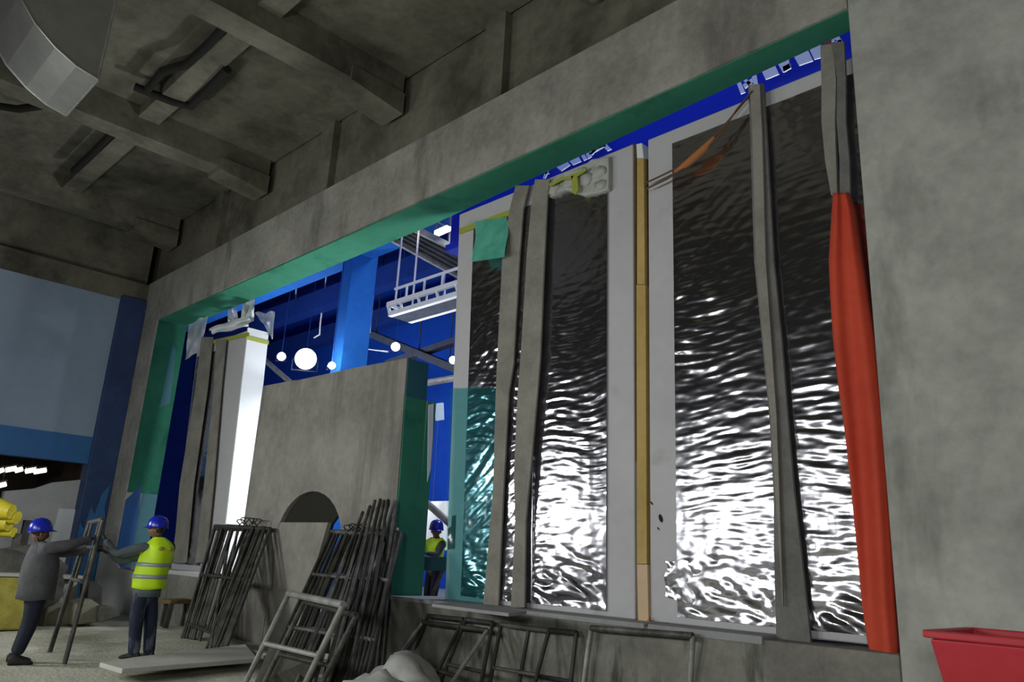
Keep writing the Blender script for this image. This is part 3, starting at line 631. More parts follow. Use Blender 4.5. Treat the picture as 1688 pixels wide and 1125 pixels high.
MB().bar(PY(598, 545, 16.5), PY(760, 612, 16.5), .5, .25).build('tray_body', 'grate', MBt)
MB().bar(PY(640, 600, 16.5), PY(760, 560, 16.5), .3, .2).build('tray_branch', 'grate', MBt)
for x_, y_ in ((620, 554), (690, 583), (740, 604)):
    p_ = PY(x_, y_, 16.5); MB().tube([p_, Vector((p_.x, p_.y, 15.2))], .025, 6).build('hanger', 'steel_dark', MBt)
# white box behind the third worker, guard board
tag(MB().box(tuple(PY(672, 905, 12.2)), tuple(PY(742, 826, 12.2)+Vector((0, .4, 0)))).build('white_board', 'white_paint', bevel=.02), 'white hoarding board behind the worker in the blue hall', 'board')
nb = thing('notice_plate', Vector((PY(723, 690, 13).x, 13, .5)), 'pale blue notice plate on a post beyond the gap beside the arched wall', 'notice')
polyY([(716, 666), (729, 664), (730, 692), (718, 694)], 13.0, .05).build('plate', 'wall_blue', nb)
MB().tube([Vector((PY(723, 690, 13).x, 13.08, .5)), PY(723, 680, 13.08)], .03, 6).build('post', 'blue_hall_dark', nb)
tag(MB().bar(PY(690, 930, 8.75), PY(742, 930, 8.75), .05, .22).build('guard_board', 'teal_paint'), 'teal guard board across the gap before the third worker', 'board')
tag(MB().tube([PY(708, 990, 8.95)+Vector((-.05, .05, -.55)), PY(708, 990, 8.95), PY(738, 925, 8.8), PY(738, 925, 8.8)+Vector((.15, .05, .3))], .03, 8).build('prop_pole', 'steel'), 'slanting steel prop in the gap beside the arched wall', 'pole')

# plastic sheeting on top of panel C
def sheet(name, pts, Y, label, m='plastic_sheet', seed=0):
    (a, b, c_, d) = pts
    def fn(u, v):
        x = (a[0]*(1-u)+b[0]*u)*(1-v)+(d[0]*(1-u)+c_[0]*u)*v; y = (a[1]*(1-u)+b[1]*u)*(1-v)+(d[1]*(1-u)+c_[1]*u)*v
        return PY(x+2*N(u*3, v*3, seed), y+3*N(u*3, v*3, seed+5), Y+.18*N(u*3+seed, v*3, 2))
    o = MB().grid(fn, 14, 14).build(name, m, fix=False)
    return tag(o, label, 'plastic sheet', 'plastic wrapping on the far panel')
sheet('plastic_sheet', ((312, 528), (345, 512), (330, 578), (305, 594)), YC+.05, 'crumpled clear plastic hanging at the left of the far panel top', seed=1)
sheet('plastic_sheet', ((374, 497), (390, 492), (392, 530), (376, 533)), YC+.25, 'upright plastic scrap in the middle of the far panel top', seed=2)
sheet('plastic_sheet', ((400, 497), (420, 492), (418, 530), (395, 540)), YC+.2, 'white knotted plastic at the right of the far panel top', 'white_paint', seed=3)
sheet('plastic_sheet', ((420, 516), (453, 514), (449, 560), (438, 540)), YC+.62, 'pale plastic sheet hanging behind the white panel edge', 'plastic_sheet', seed=4)
sheet('plastic_sheet', ((345, 542), (412, 518), (410, 538), (350, 552)), YC-.05, 'white plastic fold laid along the far panel top', 'white_paint', seed=6)

# ================================================================== SCAFFOLD FRAMES
def frame4(bl, br, tl, tr, label, levels=(1.0, .62, .2), r=.026, m='steel', mbar=None, group='scaffold frames', inner=True, hook=False):
    bl, br, tl, tr = map(Vector, (bl, br, tl, tr))
    t = thing('scaffold_section', (bl+br)/2, label, 'scaffold frame', group)
    MB().tube([bl, tl], r, 8).build('leg', m, t); MB().tube([br, tr], r, 8).build('leg', m, t)
    for k in levels:
        MB().tube([bl.lerp(tl, k), br.lerp(tr, k)], r*(1.25 if k == 1.0 else .9), 8).build('crossbar', mbar or m, t)
    if inner:
        MB().tube([bl.lerp(br, .22).lerp(tl.lerp(tr, .22), levels[-1]), bl.lerp(br, .22).lerp(tl.lerp(tr, .22), levels[0])], r*.7, 6).build('inner_bar', m, t)
        MB().tube([bl.lerp(br, .78).lerp(tl.lerp(tr, .78), levels[-1]), bl.lerp(br, .78).lerp(tl.lerp(tr, .78), levels[0])], r*.7, 6).build('inner_bar', m, t)
    return t
def copy_thing(root, off, label, rot=(0, 0, 0)):
    r = root.copy(); COL.objects.link(r); r.location = root.location+Vector(off); r.rotation_euler = rot; r['label'] = label
    for ch in root.children:
        c = ch.copy(); COL.objects.link(c); c.parent = r
    return r
def ordinal(k): return ['first', 'second', 'third', 'fourth', 'fifth', 'sixth', 'seventh', 'eighth', 'ninth', 'tenth', 'eleventh', 'twelfth'][k]
# ---- left stack, against the left end of the arched wall
bl, br = PZ(300, 1052, 0), PZ(340, 1072, 0)
tl, tr = PY(354, 868, 7.16), PY(417, 871, 7.27)
f1 = frame4(bl, br, tl, tr, 'front scaffold frame of the stack left of the arched wall', (1.0, .55, .12), .03, 'steel_mid', 'steel_dark')
for k in range(9):
    copy_thing(f1, (.03+.05*k, .03+.012*k, 0), 'scaffold frame %s behind the front one in the stack left of the arched wall' % ordinal(k), (random.uniform(-.01, .01), random.uniform(-.035, .02), random.uniform(-.03, .03)))
for k in range(3):
    a = PZ(346+9*k, 1074-2*k, 0); b = PY(380+11*k, 878, 7.36)
    tag(MB().tube([a, b], .028, 8).build('scaffold_pole', 'steel'), 'steel pole %s from the left, lying on the stack left of the arched wall' % ordinal(k), 'pole', 'loose steel poles')
w = thing('wire_coil', PY(405, 862, 7.3), 'tangle of dark wire on top of the left frame stack', 'wire')
for k in range(5):
    c = PY(396+7*k, 862-2*(k % 2), 7.25+.02*k); rr = .07+.02*(k % 3)
    MB().tube([c+Vector((rr*math.cos(a)*1.3, .04*math.sin(2*a), rr*math.sin(a)*.8)) for a in [j*math.pi/6 for j in range(13)]], .010, 5).build('loop', 'black', w)
# small wooden trestle beside it
st = thing('trestle', PZ(288, 1032, 0), 'small dark wooden trestle between the worker and the left stack', 'trestle')
q0 = PZ(272, 1036, 0); q1 = PZ(301, 1032, 0)
for q in (q0, q1):
    MB().bar(q, q+Vector((0, .05, .48)), .09).build('leg', 'steel_dark', st); MB().bar(q+Vector((-.4, .1, 0)), q+Vector((-.35, .1, .48)), .08).build('leg', 'steel_dark', st)
MB().bar(q0+Vector((-.15, -.05, .5)), q1+Vector((.05, .1, .5)), .42, .08).build('top', 'brown', st)
# ---- centre stack against the arched wall
bl, br = PZ(436, 1118, 0), PZ(528, 1140, 0)
tl, tr = PY(547, 877, 7.30), PY(603, 880, 7.32)
f2 = frame4(bl, br, tl, tr, 'scaffold frame topmost in the big stack before the arched doorway', (1.0, .66, .3), .03, 'steel_dark', 'steel')
for k in range(11):
    copy_thing(f2, (.02+.07*k, .02+.009*k, 0), 'scaffold frame %s under the topmost in the big stack before the arched doorway' % ordinal(k), (random.uniform(-.01, .01), random.uniform(-.02, .03), random.uniform(-.04, .03)))
k = 0
for (bx, by, tx, ty, m) in ((480, 1150, 598, 845, 'steel'), (510, 1150, 610, 835, 'steel'), (535, 1150, 618, 826, 'steel'), (552, 1146, 627, 824, 'steel_dark'), (570, 1146, 633, 826, 'steel'), (590, 1144, 640, 825, 'steel_dark'),
                            (565, 1130, 648, 825, 'steel_light'), (604, 1132, 654, 828, 'steel'), (612, 1122, 645, 832, 'steel_dark'), (622, 1120, 652, 862, 'steel'), (600, 1140, 655, 872, 'steel_light')):
    a = PZ(bx, by, 0); b = PY(tx, ty, 7.46)
    tag(MB().tube([a, b], .028, 8).build('scaffold_pole', m), 'steel pole %s from the left, leaning on the right half of the arched wall' % ordinal(k), 'pole', 'loose steel poles'); k += 1
w = thing('wire_coil', PY(590, 870, 7.3), 'tangle of dark wire on top of the big centre stack', 'wire')
for k in range(4):
    c = PY(574+8*k, 872-2*(k % 2), 7.3); rr = .07
    MB().tube([c+Vector((rr*math.cos(a)*1.3, .04*math.sin(2*a), rr*math.sin(a)*.8)) for a in [j*math.pi/6 for j in range(13)]], .010, 5).build('loop', 'black', w)
# pale front frame, low, leaning on the stack
zt_ = 1.0
bl, br = PZ(398, 1140, 0), PZ(492, 1150, 0)
tl, tr = PZ(476, 979, 1.08), PZ(566, 998, 1.08)
f3 = frame4(bl, br, tl, tr, 'low pale scaffold frame with broad crossbars leaning in front of the centre stack', (1.0, .46), .034, 'steel_light', 'steel_light', inner=False)
frame4(bl+Vector((.2, .12, 0)), br+Vector((.14, .12, 0)), tl+Vector((.25, .1, -.08)), tr+Vector((.12, .1, -.1)), 'darker low frame just behind the pale one of the centre stack', (1.0, .4), .03, 'steel', 'steel_dark', inner=False)
# a broad flat piece between the legs
tag(MB().prism([PZ(418, 1130, .02), PZ(505, 1140, .02), PZ(522, 1082, .45), PZ(445, 1064, .45)], (.0, .06, 0)).build('formwork_sheet', 'dark_cloth'), 'dark ribbed sheet leaning inside the low pale frame', 'sheet')
# ---- frames leaning on the low wall under the foil panels
def lean(blp, brp, tlp, trp, Yt, label, levels=(1.0,), m='steel', mb_='steel_dark', zb=0.0, inner=False, r=.026):
    tl, tr = PY(*tlp, Yt), PY(*trp, Yt)
    return frame4(PZ(*blp, zb), PZ(*brp, zb), tl, tr, label, levels, r, m, mb_, inner=inner)
lean((628, 1118), (722, 1160), (697, 1026), (803, 1040), 7.35, 'bright-legged scaffold frame above the white sack, leaning on the low wall', (1.0, .35), 'steel_light', 'steel_dark')
lean((672, 1110), (700, 1150), (705, 1016), (764, 1022), 7.42, 'dark narrow frame behind the bright-legged one on the low wall', (1.0, .3), 'steel_dark', 'steel_dark')
lean((716, 1150), (785, 1170), (768, 1022), (812, 1028), 7.44, 'dark frame left of the middle of the low wall', (1.0, .4), 'steel_dark', 'steel_dark')
lean((800, 1165), (868, 1178), (826, 1030), (905, 1040), 7.42, 'dark frame in the middle of the low wall', (1.0, .45), 'steel_dark', 'steel')
lean((850, 1160), (935, 1180), (872, 1036), (950, 1044), 7.44, 'dark frame right of the middle of the low wall', (1.0, .4), 'steel_dark', 'steel_dark')
lean((955, 1180), (1133, 1215), (974, 1036), (1142, 1049), 7.42, 'widest grey scaffold frame on the low wall, below the yellow strip', (1.0,), 'steel_light', 'steel', r=.03)
# board lying on the low wall
tag(MB().prism([PZ(712, 1001, SILL+.031), PZ(838, 1017, SILL+.031), PZ(868, 1013, SILL+.031), PZ(745, 997, SILL+.031)], (0, 0, .035)).build('loose_board', 'sill_grey'), 'loose grey board lying on the low wall left of the foil panels', 'board')
# small yellow wedge
tag(MB().prism([PY(x, y, D+.02) for x, y in ((1277, 1060), (1288, 1065), (1286, 1084), (1276, 1080))], (0, .12, 0)).build('wedge', 'yellow', bevel=.01), 'small yellow wedge at the foot of the long dark sling', 'wedge')
# rubble lumps along the foot of the right foil panel
for k, (x, y, s) in enumerate(((1310, 1078, .07), (1340, 1084, .08), (1375, 1088, .07), (1405, 1092, .09))):
    tag(MB().blob(PY(x, y, D+.2), (s*1.6, s, s*.7), .3, 2, 2, seed=k).build('rubble_lump', 'stone'), 'rubble lump %s from the long dark sling, on the low wall' % ordinal(k), 'rubble', 'rubble on the low wall')
# white sacks
tag(MB().blob(PZ(665, 1128, .22), (.42, .35, .3), .22, 1.6, 3, flat=0, seed=3).build('sack', 'sack'), 'whitish crumpled sack under the bright-legged frame', 'sack')
tag(MB().blob(PZ(618, 1150, .2), (.38, .3, .24), .2, 1.7, 3, flat=0, seed=9).build('sack', 'sack'), 'lower whitish sack at the bottom edge, left of the other sack', 'sack')
# ---- planks and stones on the floor
tag(MB().prism([PZ(163, 1101, .10), PZ(200, 1112, .10), PZ(424, 1093, .10), PZ(404, 1069, .10), PZ(232, 1090, .10)], (0, 0, .06)).build('floor_slab', 'slab', bevel=.01), 'long pale slab lying on the floor before the worker in jeans', 'slab')
for k, (x, y, s) in enumerate(((441, 1085, .08), (455, 1070, .07), (462, 1098, .09), (432, 1068, .06), (447, 1105, .07), (470, 1078, .06), (420, 1078, .07))):
    tag(MB().blob(PZ(x, y, s*.5), (s, s*.8, s*.7), .3, 2, 2, seed=20+k).build('stone', 'stone_light'), 'small pale stone %s in the heap at the end of the long slab' % ordinal(k), 'stone', 'stones by the centre stack')
# ---- debris on the left
XD = -17.6
for k, (px, m, lab) in enumerate(((((70, 1038), (118, 1030), (118, 998), (80, 993)), 'stone', 'low brown stone block behind the grey-jacketed worker'),
        (((118, 1032), (166, 1026), (168, 1000), (150, 988), (120, 996)), 'stone', 'broad brown stone block between the two workers'),
        (((166, 1028), (200, 1016), (186, 1000), (168, 1000)), 'dark_cloth', 'dark wedge-shaped stone block nearest the worker in jeans'))):
    tag(MB().prism([PX(x, y, XD+.3*k) for x, y in px], (-.6, 0, 0)).build('stone_block', m, bevel=.03), lab, 'stone block', 'debris behind the workers')
tag(MB().prism([PX(x, y, XD-.4) for x, y in ((140, 1024), (166, 1024), (170, 968), (160, 958), (146, 960))], (-.5, 0, 0)).build('dark_crate', 'steel_dark', bevel=.02), 'dark crate on the stone blocks between the workers', 'crate')
tag(MB().prism([PX(x, y, XD-.7) for x, y in ((94, 1024), (126, 1022), (128, 958), (95, 956))], (-.3, 0, 0)).build('block', 'stone_light', bevel=.02), 'pale square block behind the grey-jacketed worker', 'block')
tag(MB().prism([PX(x, y, XD-.5) for x, y in ((92, 955), (140, 955), (140, 950), (94, 949))], (-.6, 0, 0)).build('loose_plank', 'slab'), 'thin whitish plank on the pale block behind the workers', 'plank')
# yellow drum and yellow bundle, dark tarpaulin heap
yb = thing('yellow_container', PX(12, 1040, -17.0), 'dull yellow container cut by the left edge of the picture', 'container')
p0 = PX(-6, 1040, -17.0)
MB().box((p0.x-.5, p0.y-.9, 0), (p0.x+.2, p0.y+.42, .92)).build('body', 'yellow_dull', yb, .04)
MB().box((p0.x-.52, p0.y-.92, .92), (p0.x+.22, p0.y+.44, .97)).build('rim', 'sack', yb, .01)
tag(MB().blob(PX(18, 955, -17.8), (.5, .9, .6), .2, 1.4, 4, flat=0, seed=12).build('tarpaulin_heap', 'dark_cloth'), 'dark tarpaulin heap behind the grey-jacketed worker', 'heap')
yt = thing('yellow_bundle', PX(8, 900, -18.2), 'bright yellow rolled bundle above the dark heap at the left edge', 'bundle')
for k, (x, y, r) in enumerate(((8, 842, .20), (18, 852, .18), (4, 862, .2), (12, 876, .14))):
    p = PX(x, y, -18.0-.1*k)
    MB().tube([p+Vector((-.5, -.9, .1)), p+Vector((-.1, -.1, .02)), p+Vector((.1, .10, -.02))], [r, r*1.05, r*.7], 12).build('roll', 'yellow', yt)
MB().bar(PX(30, 880, -18.3), PX(2, 985, -18.3), .12, .12).build('support', 'dark_cloth', yt)
MB().bar(PX(46, 858, -18.6), PX(24, 960, -18.6), .14, .12).build('support', 'dark_cloth', yt)
# row of lamps in the side room
for k, (x, y, dx) in enumerate(((18, 774, 9), (31, 775, 6), (51, 776, 9), (66, 777, 10), (3, 800, 7), (2, 776, 4))):
    a, b = PX(x-dx, y+1.6, -27), PX(x+dx, y-1.6, -27)
    t = thing('tube_lamp', (a+b)/2, ('tube lamp %s from the left in the row under the blue band' % ordinal(k)) if k < 4 else ('lowest lit tube lamp at the left edge of the side room' if k == 4 else 'tube lamp cut by the left edge under the blue band'), 'lamp', 'tube lamps in the side room')
    MB().tube([a, b], .07, 8).build('tube', 'lamp_soft', t); MB().bar(a+Vector((0, 0, .1)), b+Vector((0, 0, .1)), .12, .05).build('fitting', 'steel_light', t); MB().tube([(a+b)/2+Vector((0, 0, .1)), Vector(((a.x+b.x)/2, (a.y+b.y)/2, 4.31))], .02, 6).build('hanger', 'steel_dark', t)

# ================================================================== CEILING FITTINGS
# galvanised duct elbow
xa, xb = -12.75, -11.3
prof = [(2.50, 8.0), (2.2, 8.06), (1.9, 8.2), (1.6, 8.42), (1.35, 8.72), (1.15, 9.1), (1.0, 9.55), (.9, 10.0), (.9, CEIL), (2.5, CEIL)]
du = thing('air_duct', (xa/2+xb/2, 1.8, 8.0), 'galvanised sheet-metal air duct elbow at the upper left of the ceiling', 'duct')
MB().prism([(xa, y, z) for y, z in prof], (xb-xa, 0, 0)).build('elbow', 'galv', du)
for xx in (xa, xb): MB().tube([(xx, y, z) for y, z in prof[:8]], .018, 6).build('seam', 'galv', du)
MB().tube([(xa, 2.5, 8.0), (xb, 2.5, 8.0)], .02, 6).build('seam', 'steel_light', du); MB().tube([(xb, 2.5, 8.0), (xb, 2.5, CEIL)], .02, 6).build('seam', 'steel_light', du)
MB().box((xa-1.6, .2, 9.3), (xa+.02, 1.6, CEIL)).build('branch', 'galv', du)
# black bent conduits under the slab
zc = 10.42
for pts, lab in ((((380, 33), (345, 72), (308, 106), (268, 118), (243, 148)), 'long kinked black conduit on the ceiling'),
                 (((222, 143), (245, 152), (285, 168), (315, 175), (345, 145), (375, 114)), 'hook-shaped black conduit on the ceiling right of the duct'),
                 (((188, 216), (155, 250), (122, 281)), 'short straight black conduit on the ceiling'),
                 (((-10, 174), (30, 180), (70, 174)), 'black conduit at the left edge of the ceiling beneath the duct')):
    o = MB().tube([PZ(x, y, zc) for x, y in pts], .085, 8).build('conduit', 'black'); tag(o, lab, 'conduit', 'black conduits on the ceiling')

# ================================================================== RED TUB
zr = 1.3
c0 = PZ(1521, 1045, zr); c1 = PZ(1700, 1067, zr)
rt = thing('red_tub', (c0.x+.8, c0.y-.4, 0), 'red steel tub at the lower right corner by the pier', 'tub')
wx, wy = 1.7, 1.0; x0, y1 = c0.x, c0.y+wy
def tub_ring(ins, z): return [(x0+ins, y1-wy+ins, z), (x0+wx-ins, y1-wy+ins, z), (x0+wx-ins, y1-ins, z), (x0+ins, y1-ins, z)]
mb = MB(); R0 = [tub_ring(.22, 0.12), tub_ring(.03, zr-.03), tub_ring(.03+.03, zr-.03), tub_ring(.25, .17)]
vs = [p for r_ in R0 for p in r_]
mb.add(vs, [(i*4+k, i*4+(k+1) % 4, (i+1)*4+(k+1) % 4, (i+1)*4+k) for i in range(3) for k in range(4)]+[(3, 2, 1, 0), (12, 13, 14, 15)])
mb.build('body', 'red_tub', rt, .02)
for k in range(4):
    a, b = tub_ring(.02, zr), tub_ring(.02, zr)
    MB().bar(Vector(a[k]), Vector(b[(k+1) % 4]), .06, .05).build('rim', 'red_tub', rt, .01)
for sx in (.35, 1.35):
    MB().box((x0+sx-.06, y1-wy+.3, -.02), (x0+sx+.06, y1-.3, .13)).build('skid', 'steel_dark', rt)

# ================================================================== WORK LIGHTS BEHIND THE VIEWER
for k, (l, t_, p_) in enumerate(WORK):
    l = Vector(l); d = (Vector(t_)-l).normalized(); q = d.to_track_quat('Z', 'Y')
    wt = thing('work_light', (l.x, l.y, 0), ['tripod work light left of the viewer', 'tripod work light second from the left behind the viewer', 'tripod work light straight behind the viewer', 'added tripod light right of and behind the viewer, brightening the pier'][k], 'lamp', 'tripod work lights')
    c = l-d*.08
    X, Yv = q@Vector((1, 0, 0)), q@Vector((0, 1, 0))
    MB().prism([c+X*.55+Yv*.35, c-X*.55+Yv*.35, c-X*.55-Yv*.35, c+X*.55-Yv*.35], -d*.16).build('housing', 'steel_dark', wt)
    MB().tube([(l.x, l.y, .5), (l.x, l.y, l.z-.4)], .03, 8).build('pole', 'steel', wt)
    for a in range(3):
        an = a*2.094; MB().tube([(l.x, l.y, .9), (l.x+.6*math.cos(an), l.y+.6*math.sin(an), .02)], .02, 6).build('leg', 'steel', wt)

# ================================================================== PEOPLE
def skin_body(joints, bones, root, mats, name, parent, sub=2):
    """one continuous skinned figure; joints {n:(pos,radius)}, bones [(a,b,material index)]"""
    names = list(joints); idx = {n: i for i, n in enumerate(names)}
    base = wloc(parent)
    me = bpy.data.meshes.new(name); me.from_pydata([Vector(joints[n][0])-base for n in names], [(idx[a], idx[b]) for a, b, _ in bones], [])
    o = bpy.data.objects.new(name, me); COL.objects.link(o)
    sk = o.modifiers.new('skin', 'SKIN'); sk.use_smooth_shade = True; sk.branch_smoothing = .5
    for i, n in enumerate(names):
        d = me.skin_vertices[0].data[i]; r = joints[n][1]; d.radius = (r, r) if isinstance(r, (int, float)) else r; d.use_root = (n == root)
    o.modifiers.new('sub', 'SUBSURF').levels = sub
    dg = bpy.context.evaluated_depsgraph_get(); me2 = bpy.data.meshes.new_from_object(o.evaluated_get(dg))
    bpy.data.objects.remove(o); bpy.data.meshes.remove(me); me2.name = name
    me2.materials.clear()
    for m in mats: me2.materials.append(M[m])
    segs = [(Vector(joints[a][0])-base, Vector(joints[b][0])-base, mi, (rad(joints[a][1])+rad(joints[b][1]))/2) for a, b, mi in bones]
    for p in me2.polygons:
        best = None
        for a, b, mi, r in segs:
            ab = b-a; t = max(0, min(1, (p.center-a).dot(ab)/max(ab.length_squared, 1e-9)))
            dd = (p.center-(a+ab*t)).length-r
            if best is None or dd < best[0]: best = (dd, mi)
        p.material_index = best[1]; p.use_smooth = True
    ob = bpy.data.objects.new(name, me2); COL.objects.link(ob); ob.parent = parent
    return ob
def rad(r): return r if isinstance(r, (int, float)) else sum(r)/2
def head(parent, c, fwd, hair='eye'):
    """head with nose, ears, eyes, mouth; c centre of skull, fwd facing direction"""
    fwd = Vector(fwd).normalized(); up = Vector((0, 0, 1)); side = fwd.cross(up).normalized(); up = side.cross(fwd)
    c = Vector(c); mb = MB(); n, m_ = 20, 14; vs = []
    for j in range(m_+1):
        th = math.pi*j/m_
        for i in range(n):
            ph = 2*math.pi*i/n
            x, y, z = math.sin(th)*math.cos(ph), math.sin(th)*math.sin(ph), math.cos(th)
            rx = .104; ry = .082; rz = .124
            if z < -.1: ry *= 1-.32*(-z-.1); rx *= 1-.10*(-z-.1)
            p = Vector((x*rx, y*ry, z*rz))
            if x > .8 and -.35 < z < .12: p.x += .022*max(0, 1-abs(y)*4.5)*(1-abs(z+.12)*2.5)
            if x > .7 and -.8 < z < -.55: p.x += .008
            if x > .75 and .0 < z < .2 and .2 < abs(y) < .6: p.x -= .008
            vs.append(c+fwd*p.x+side*p.y+up*p.z)
    fs = [(j*n+i, j*n+(i+1) % n, (j+1)*n+(i+1) % n, (j+1)*n+i) for j in range(m_) for i in range(n)]
    mb.add(vs, fs, 0, True)
    h = mb.build('head', 'skin', parent)
    for s in (-1, 1):
        MB().blob(c+side*s*.030+fwd*.088+up*.012, .011, 0, 1, 2).build('eye', 'eye', h)
        MB().blob(c+side*s*.078-fwd*.005-up*.01, (.02, .02, .032), .05, 1, 2).build('ear', 'skin', h)
    MB().bar(c+side*.022+fwd*.092-up*.062, c-side*.022+fwd*.092-up*.062, .008, .007).build('mouth', 'eye', h)
    # hair at the back, under the helmet
    MB().blob(c-fwd*.028+up*.025, (.092, .092, .10), .03, 3, 3).build('hair', 'eye', h)
    return h
def helmet(parent, c, fwd, tilt=0.0):
    fwd = Vector(fwd).normalized(); up = Vector((0, 0, 1)); side = fwd.cross(up).normalized()
    fwd = (fwd*math.cos(tilt)+up*math.sin(tilt)).normalized(); up = side.cross(fwd)
    c = Vector(c); n = 24; rings = []
    for r, z in ((1.0, 0), (1.01, .02), (.98, .06), (.88, .108), (.68, .142), (.4, .160), (.12, .166)):
        rings.append([c+fwd*(.150*r*math.cos(2*math.pi*k/n))+side*(.128*r*math.sin(2*math.pi*k/n))+up*z for k in range(n)])
    vs = [p for R_ in rings for p in R_]+[c+up*.167]
    fs = [(i*n+k, i*n+(k+1) % n, (i+1)*n+(k+1) % n, (i+1)*n+k) for i in range(len(rings)-1) for k in range(n)]
    fs += [((len(rings)-1)*n+k, (len(rings)-1)*n+(k+1) % n, len(vs)-1) for k in range(n)]
    h = MB().add(vs, fs, 0, True).build('helmet', 'helmet', parent)
    # brim: all round, longer in front
    mb = MB(); ins = []; out = []
    for k in range(n):
        a = 2*math.pi*k/n; ex = .012+.045*max(0, math.cos(a))**1.5
        ins.append(c+fwd*(.146*math.cos(a))+side*(.125*math.sin(a))+up*.008); out.append(c+fwd*((.150+ex)*math.cos(a))+side*((.128+.012)*math.sin(a))-up*(.004+.012*max(0, math.cos(a))))
    vs = ins+out+[p-up*.007 for p in ins]+[p-up*.007 for p in out]
    fs = []
    for k in range(n):
        k2 = (k+1) % n; fs += [(k, k2, n+k2, n+k), (2*n+k, 3*n+k, 3*n+k2, 2*n+k2), (n+k, n+k2, 3*n+k2, 3*n+k), (k, 2*n+k, 2*n+k2, k2)]
    mb.add(vs, fs, 0, True).build('brim', 'helmet', h)
    MB().tube([c+fwd*.138+up*.075, c+fwd*.07+up*.152, c+up*.168, c-fwd*.07+up*.152, c-fwd*.138+up*.075], .012, 6).build('ridge', 'helmet', h)
def hand(parent, wrist, d, palm_n, curl=.6, m='glove', s=1.0):
    """palm, four fingers of unequal length and a thumb"""
    d = Vector(d).normalized(); nrm = Vector(palm_n); nrm = (nrm-d*nrm.dot(d)).normalized(); side = d.cross(nrm)
    w = Vector(wrist); mb = MB()
    pr = []
    for t, a, b in ((0, .028, .02), (.03, .036, .02), (.06, .042, .018), (.088, .042, .015), (.10, .03, .008)):
        pr.append([w+d*t*s+(side*math.cos(q)*a+nrm*math.sin(q)*b)*s for q in [k*math.pi/5 for k in range(10)]])
    vs = [p for R_ in pr for p in R_]
    mb.add(vs, [(i*10+k, i*10+(k+1) % 10, (i+1)*10+(k+1) % 10, (i+1)*10+k) for i in range(4) for k in range(10)], 0, True)
    mb.add(pr[0], [tuple(range(10))]); mb.add(pr[-1], [tuple(range(10))])
    for o_, ln in ((-.030, .070), (-.010, .082), (.010, .078), (.030, .062)):
        p = w+d*.085*s+side*o_*s; pts = [p]; a = 0
        for seg in (.45, .32, .28):
            a += curl; p = p+(d*math.cos(a)+nrm*math.sin(a))*ln*seg*1.1*s; pts.append(p)
        mb.tube(pts, [.0095*s, .009*s, .008*s, .006*s], 7)
    p = w+d*.03*s-side*.034*s; e = (d*.6-side*.65+nrm*.35).normalized()
    p2 = p+e*.035*s; p3 = p2+(e*.5+d*.3+nrm*.6).normalized()*.03*s; p4 = p3+(d*.35+nrm*.8+side*.3).normalized()*.025*s
    mb.tube([p, p2, p3, p4], [.012*s, .011*s, .010*s, .007*s], 7)
    return mb.build('hand', m, parent)
def shoe(parent, ankle, fwd, m='shoe', s=1.0):
    fwd = Vector((fwd[0], fwd[1], 0)).normalized(); side = Vector((-fwd.y, fwd.x, 0)); a = Vector((ankle[0], ankle[1], 0))
    secs = ((-.085, .03, .085), (-.06, .038, .11), (0, .042, .115), (.06, .044, .085), (.12, .048, .062), (.17, .044, .05), (.205, .02, .03))
    rings = []
    for t, w_, h_ in secs:
        rings.append([a+fwd*t*s+side*(w_*math.cos(q))*s+Vector((0, 0, max(0, h_*.5+h_*.5*math.sin(q)*1.15)*s)) for q in [k*math.pi/6 for k in range(12)]])
    mb = MB(); vs = [p for R_ in rings for p in R_]; n = 12
    mb.add(vs, [(i*n+k, i*n+(k+1) % n, (i+1)*n+(k+1) % n, (i+1)*n+k) for i in range(len(secs)-1) for k in range(n)], 0, True)
    mb.add(rings[0], [tuple(range(n))]); mb.add(rings[-1], [tuple(range(n))])
    return mb.build('shoe', m, parent)
def shell(parent, body, name, m, test, off, thick=.012):
    """garment: the faces of the body that pass test, pushed outwards"""
    me = body.data; base = wloc(parent); keep = [p for p in me.polygons if test(p.center+base)]
    used = sorted({v for p in keep for v in p.vertices}); mp = {v: i for i, v in enumerate(used)}
    vs = [me.vertices[v].co+me.vertices[v].normal*off+base for v in used]
    mb = MB().add(vs, [tuple(mp[v] for v in p.vertices) for p in keep], 0, True)
    o = mb.build(name, m, parent, fix=False)
    s = o.modifiers.new('solid', 'SOLIDIFY'); s.thickness = thick; s.offset = 0
    return o

# ---- worker 1: grey jacket, blue helmet, leaning forward and pushing the frame
X1 = -12.45
def J(px, dx=0.0): return PX(px[0], px[1], X1+dx)
w1 = thing('person', (X1, J((35, 1094)).y, 0), 'worker in grey jacket, dark trousers and blue helmet reaching forward at left', 'person', 'site workers')
foot_n = J((27, 1082), .12); foot_f = J((24, 1080), -.16)
jn = {'pelvis': (J((57, 983)), .165), 'belly': (J((61, 958)), .185), 'chest': (J((68, 926)), .20), 'upper': (J((70, 908)), .165), 'neck': (J((65, 893)), .06), 'skull': (J((66, 882)), .065),
      'sh_n': (J((76, 905), .17), .10), 'el_n': (J((116, 899), .20), .078), 'wr_n': (J((152, 888), .12), .052),
      'sh_f': (J((80, 909), -.17), .10), 'el_f': (J((120, 911), -.20), .078), 'wr_f': (J((152, 903), -.1), .052),
      'hip_n': (J((57, 993), .10), .13), 'kn_n': (J((48, 1034), .12), .10), 'an_n': (foot_n, .072),
      'hip_f': (J((60, 993), -.10), .13), 'kn_f': (J((46, 1033), -.14), .10), 'an_f': (foot_f, .072)}
